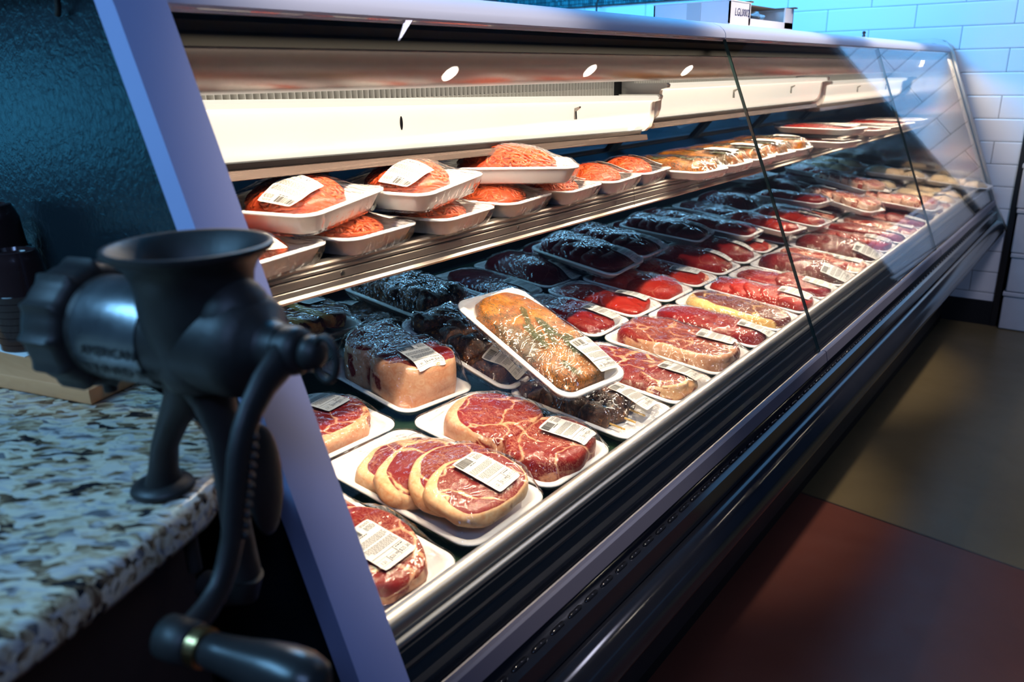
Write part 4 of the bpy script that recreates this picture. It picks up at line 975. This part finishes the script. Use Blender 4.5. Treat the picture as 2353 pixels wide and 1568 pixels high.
# --- trays stacked on the rows
herb = pack('yellow herb-crusted roast tray tilted on top of the marinated trays', K, ST, c_herb(.300, .162, .034, 14), -.773, 1.088, -9, L=.300, W=.162, lift=.114, pitch=20.8, roll=4, lab=(.092, .040, 4), price=5)
k4 = pack('tray of ridged dark kidneys stacked on the red roasts', K, ST,
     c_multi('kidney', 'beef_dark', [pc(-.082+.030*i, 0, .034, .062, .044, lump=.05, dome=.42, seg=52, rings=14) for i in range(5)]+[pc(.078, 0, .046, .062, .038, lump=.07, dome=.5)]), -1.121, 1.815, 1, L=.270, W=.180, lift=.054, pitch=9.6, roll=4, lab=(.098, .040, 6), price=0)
again(k4, 'second dark kidney tray just behind the ridged one, in the stack', -1.143, 2.008, 3, .050, 7.7)
again(k4, 'third dark kidney tray in the stack, furthest right of them', -1.120, 2.285, 8, .048, 7)
q1 = pack('stacked tray with a bright piece at its front end, beyond the kidneys', K, ST,
     c_multi('beef_piece', 'beef_lean', [pc(-.06, 0, .06, .055, .034, lump=.12, dome=.5), pc(.05, .01, .060, .052, .034, lump=.14, dome=.5)]), -1.026, 2.470, 0, L=LL, W=.158, lift=.048, lab=None)
q2 = pack('stacked tray of red pieces crossing the first glass joint', K, ST,
     c_multi('beef_piece', 'beef_bright', [pc(-.08+.05*i, .01*(-1)**i, .040, .056, .034, lump=.16, dome=.5, seg=44, rings=12) for i in range(4)]), -.945, 2.650, -8, L=LL, W=.158, lift=.048, lab=(.06, .03, 8), price=2)
again(q2, 'stacked tray of red pieces just beyond the first glass joint', -.915, 2.830, -3, .046, 6)
again(q1, 'stacked tray showing its long white side under the shelf middle', -.990, 3.092, -7, .068, 3)
q5 = pack('long stacked tray of bone-in pink chops turned at an angle', K, ST,
     c_multi('chop', 'beef_pink', [pc(-.10+.050*i, .008*(-1)**i, .036, .056, .028, z0=.006+.003*i, lump=.16, dome=.2, fat=(.10, .2, 90), tilt=(-8, 0), seg=48, rings=12) for i in range(5)]), -.864, 3.283, -14, L=.300, W=.160, lift=.056, pitch=11, lab=(-.09, .02, 5))
again(q5, 'long stacked tray of pink chops farther along, also turned', -.940, 3.662, -16, .066, 9)
again(q5, 'short-looking stacked chop tray near the front rail', -.700, 3.505, -4, .050, 6)
again(q1, 'stacked tray against the back wall under the far shelf end', -1.310, 3.470, 84, .060, 2)
again(q2, 'stacked red tray between the turned chops and the chicken', -1.16, 3.90, -20, .060, 5)
for k, (x, y, r_, lf) in enumerate(((-1.185, 4.10, 4, .056), (-1.17, 4.285, -3, .060), (-.885, 4.27, 6, .056), (-.62, 4.31, -4, .050))):
    again(ck, f'pale chicken tray heaped at the far end, {("nearest the back", "second from the back", "third from the back", "closest to the front rail")[k]}', x, y, r_, lf, 5, group=ST)

# --- shelf: ground beef at the near end
ZS = -.2458
GL, GW, GH = .174, .188, .030
def gk(h=.050): return c_ground(GL, GW, h)
pack('ground beef tray at the near shelf end, partly behind the band', K, GS, gk(.044), -.942, .630, 102, L=GL, W=GW, h=GH, z=ZS, pitch=0, lab=(-.030, -.048, -20), fill=None)
g2 = pack('second ground beef tray on the shelf, under two stacked trays', K, GS, gk(.046), -.948, .817, 98, L=GL, W=GW, h=GH, z=ZS, pitch=0, lab=(.048, -.020, -70), price=1, fill=None)
def ag(src, label, x, y, yaw, lift=0.0, pitch=0.0, roll=0.0, group=GS): return again(src, label, x, y, yaw, lift, pitch, roll, ZS, group)
ag(g2, 'third ground beef tray standing directly on the shelf', -.942, 1.008, 99)
g4 = pack('plump ground beef tray on the shelf under the topmost tilted one', K, GS, gk(.052), -.950, 1.196, 98, L=GL, W=GW, h=GH, z=ZS, pitch=0, lab=(.048, -.035, -75), price=2, fill=None)
ag(g2, 'low ground beef tray right of the plump one, label on its right end', -.945, 1.372, 97)
ag(g4, 'plump ground beef tray last but one before the herb trays', -.945, 1.545, 98)
ag(g4, 'last ground beef tray before the herb trays on the shelf', -.955, 1.712, 97)
g8 = pack('nearest stacked ground beef tray with large label facing out', K, GS, c_ground(.216, .196, .058), -.965, .752, 106, L=.216, W=.196, h=.032, z=ZS, lift=.050, pitch=2, roll=3, lab=(-.050, -.030, -4), price=3, fill=None)
ag(g8, 'second stacked ground beef tray with label, right of the nearest', -.952, .972, 103, .052, 2, 3)
pack('topmost ground beef tray with tall dome and pointed clear film corner', K, GS, c_ground(.262, .178, .060), -.945, 1.235, 40, L=.262, W=.178, h=.032, z=ZS, lift=.056, pitch=1, lab=None, fill=None)
h2 = pack('herb roast tray next to the ground beef, frosted by film', K, HS, c_herb(.25, .158, .040, 8), -.905, 1.862, -4, L=.250, W=.158, h=.022, z=ZS, pitch=0, lab=None)
h3 = pack('herb roast tray with white label, second of the shelf herb trays', K, HS, c_herb(.25, .158, .044, 8), -.905, 2.026, 0, L=.250, W=.158, h=.022, z=ZS, pitch=0, lab=(.062, -.006, 0), price=4)
ag(h3, 'herb roast tray with white label, third of the shelf herb trays', -.902, 2.190, 2, group=HS)
ag(h3, 'herb roast tray with label just behind the first glass joint, on shelf', -.902, 2.354, -2, group=HS)
pack('last herb roast tray on the shelf, film tail hanging over the edge', K, HS, c_herb(.25, .158, .046, 8), -.902, 2.518, 2, L=.250, W=.158, h=.022, z=ZS, pitch=0, lab=(.062, .0, 0), tail=True)
n1 = pack('long flat tray with white label overhanging the shelf edge', K, HS, c_piece('beef_slice', 'beef_brown', cx=-.01, cy=0, rx=.120, ry=.055, t=.016, lump=.06), -.865, 2.850, -14, L=.290, W=.150, z=ZS, pitch=0, lab=(.085, .0, 0))
n2 = pack('tray of orange-red marinated meat stacked on the overhanging tray', K, HS, c_multi('beef_piece', 'beef_bright', [pc(-.05, 0, .07, .055, .024, lump=.1, dome=.4), pc(.05, 0, .07, .055, .022, lump=.1, dome=.4)]), -.872, 2.935, -16, L=.290, W=.158, z=ZS, lift=.036, pitch=0, lab=(.080, .01, 0))
ag(n1, 'dark labelled tray behind the orange-red one on the shelf', -.945, 3.125, -12, .034, group=HS)
ag(n2, 'red tray on the shelf near the second glass joint', -.905, 3.420, -10, .002, group=HS)
ag(n1, 'labelled flat tray on the shelf across the second glass joint', -.905, 3.620, -8, .002, group=HS)
ag(n2, 'red tray on the shelf, last but one before the far end', -.905, 3.850, -6, .002, group=HS)
ag(n1, 'flat tray at the far end of the shelf', -.910, 4.150, -4, .002, group=HS)
# sprig of plastic parsley between the nearest tray and the end panel
m = MB(); rng = np.random.RandomState(5)
for k in range(26):
    a = rng.uniform(0, 6.28); l = rng.uniform(.010, .022); x, y = rng.uniform(-.010, .010, 2)*np.array((1.6, .35))
    m.tube([(x, y, 0), (x+math.cos(a)*l*.35, y+math.sin(a)*l*.12, l*.7), (x+math.cos(a)*l*.8, y+math.sin(a)*l*.3, l)], [.0012, .0022, .0006], 5)
top(m, 'plastic_parsley', 'parsley_green', 'bright green plastic parsley sprig by the nearest front tray', 'garnish', (-.672, .4625, deckz(-.672)+.034), smooth=60)

# ------------------------------------------------------------------ light and camera
def area(name, loc, to, sx, sy, e, col):
    ld = bpy.data.lights.new(name, 'AREA'); ld.shape = 'RECTANGLE'; ld.size = sx; ld.size_y = sy; ld.energy = e; ld.color = col
    o = bpy.data.objects.new(name, ld); COL.objects.link(o); o.location = Vector(loc)+Vector((0, 0, H0))
    o.rotation_euler = (Vector(to)-Vector(loc)).to_track_quat('-Z', 'Y').to_euler(); return o
area('blue_ceiling_light', (-1.3, -1.3, 1.6), (-.8, .5, -.3), 1.6, .5, 70, (.22, .55, .95))
area('prep_ceiling_light', (-2.35, 2.6, 1.6), (-1.6, 3.6, .3), 1.6, .8, 200, (.06, .46, 1))
area('side_cyan_source', (-3.3, -.62, -.10), (-1.0, .2, -.1), .9, .36, 1.6, (.05, .44, .85))  # unseen cyan source, added where the end panel's sheen reflects it
area('blue_reflection_fill', (3.3, 3.2, .42), (0, 2.8, .1), 4.2, .45, 1.2, (.14, .45, 1))  # unseen blue panel added for a reflected band on the fascia
area('far_wall_fill', (.2, 3.0, 1.7), (-.2, 4.2, -.2), .4, 1.0, 30, (.78, .78, 1))  # unseen fill added to light the far wall, clear of glass reflections
area('front_ceiling_light', (1.3, -1.0, 1.65), (-.3, 4.0, -.3), 1.2, .6, 38, (.30, .50, 1))
area('under_shelf_fill', (-1.345, 2.455, -.262), (-1.05, 2.455, -.60), 3.9, .02, 3.0, (.28, .64, 1))  # cyan fill added below the shelf for highlights on the back rows
ld = bpy.data.lights.new('floor_fill_spot', 'SPOT'); ld.energy = 5; ld.color = (1, .82, .62); ld.spot_size = R(62); ld.spot_blend = .8; ld.shadow_soft_size = .12  # unseen warm spot added to lighten the floor towards the right
o = bpy.data.objects.new('floor_fill_spot', ld); COL.objects.link(o); o.location = (1.5, 1.9, 1.7+H0); o.rotation_euler = Vector((-.75, .1, -2.9)).to_track_quat('-Z', 'Y').to_euler()
for y, e_, dy in ((.85, 210, .02), (2.1, 250, .05), (3.35, 250, .1)):  # nearest spot follows the highlights; the other two are added to brighten the deck
    ld = bpy.data.lights.new('case_spot', 'SPOT'); ld.energy = e_; ld.color = (1, .86, .70); ld.spot_size = R(27 if y < 1 else 33); ld.spot_blend = .6; ld.shadow_soft_size = .05
    o = bpy.data.objects.new('case_spot', ld); COL.objects.link(o); o.location = (.25, y, 1.7+H0); o.rotation_euler = Vector((-1.06, dy, -2.17)).to_track_quat('-Z', 'Y').to_euler()
for x, y in ((.98, 3.58), (.97, 5.06), (.98, 6.64), (1.65, 6.61)):
    ld = bpy.data.lights.new('downlight', 'AREA'); ld.shape = 'DISK'; ld.size = .10; ld.energy = 1.3; ld.color = (1, .90, .78)
    o = bpy.data.objects.new('downlight', ld); COL.objects.link(o); o.location = (x, y, 1.68+H0)
w = bpy.data.worlds.new('World'); SC.world = w; w.use_nodes = True
w.node_tree.nodes['Background'].inputs[0].default_value = (.012, .03, .07, 1); w.node_tree.nodes['Background'].inputs[1].default_value = .5
cd = bpy.data.cameras.new('camera'); cam = bpy.data.objects.new('camera', cd); COL.objects.link(cam)
cd.sensor_width = 36; cd.sensor_fit = 'HORIZONTAL'; cd.lens = 1837.25/2353*36; cd.clip_start = .02
Rm = Matrix(((0.79928192, 0.60073087, -0.01645699), (-0.17710242, 0.26162936, 0.9487807), (0.57426748, -0.75542869, 0.3155065))).transposed()
cam.matrix_world = Matrix.Translation((0, 0, H0)) @ Rm.to_4x4()
cd.dof.use_dof = True; cd.dof.focus_distance = 1.45; cd.dof.aperture_fstop = 5.6
SC.camera = cam
vs = SC.view_settings; vs.view_transform = 'Standard'; vs.look = 'None'; vs.exposure = 0.1; vs.gamma = 1.0; vs.use_curve_mapping = False
try:
    SC.cycles.use_denoising = True
    SC.cycles.transparent_max_bounces = 24; SC.cycles.max_bounces = 7; SC.cycles.diffuse_bounces = 3; SC.cycles.glossy_bounces = 4; SC.cycles.sample_clamp_indirect = 6; SC.cycles.caustics_reflective = False; SC.cycles.caustics_refractive = False
except Exception: pass
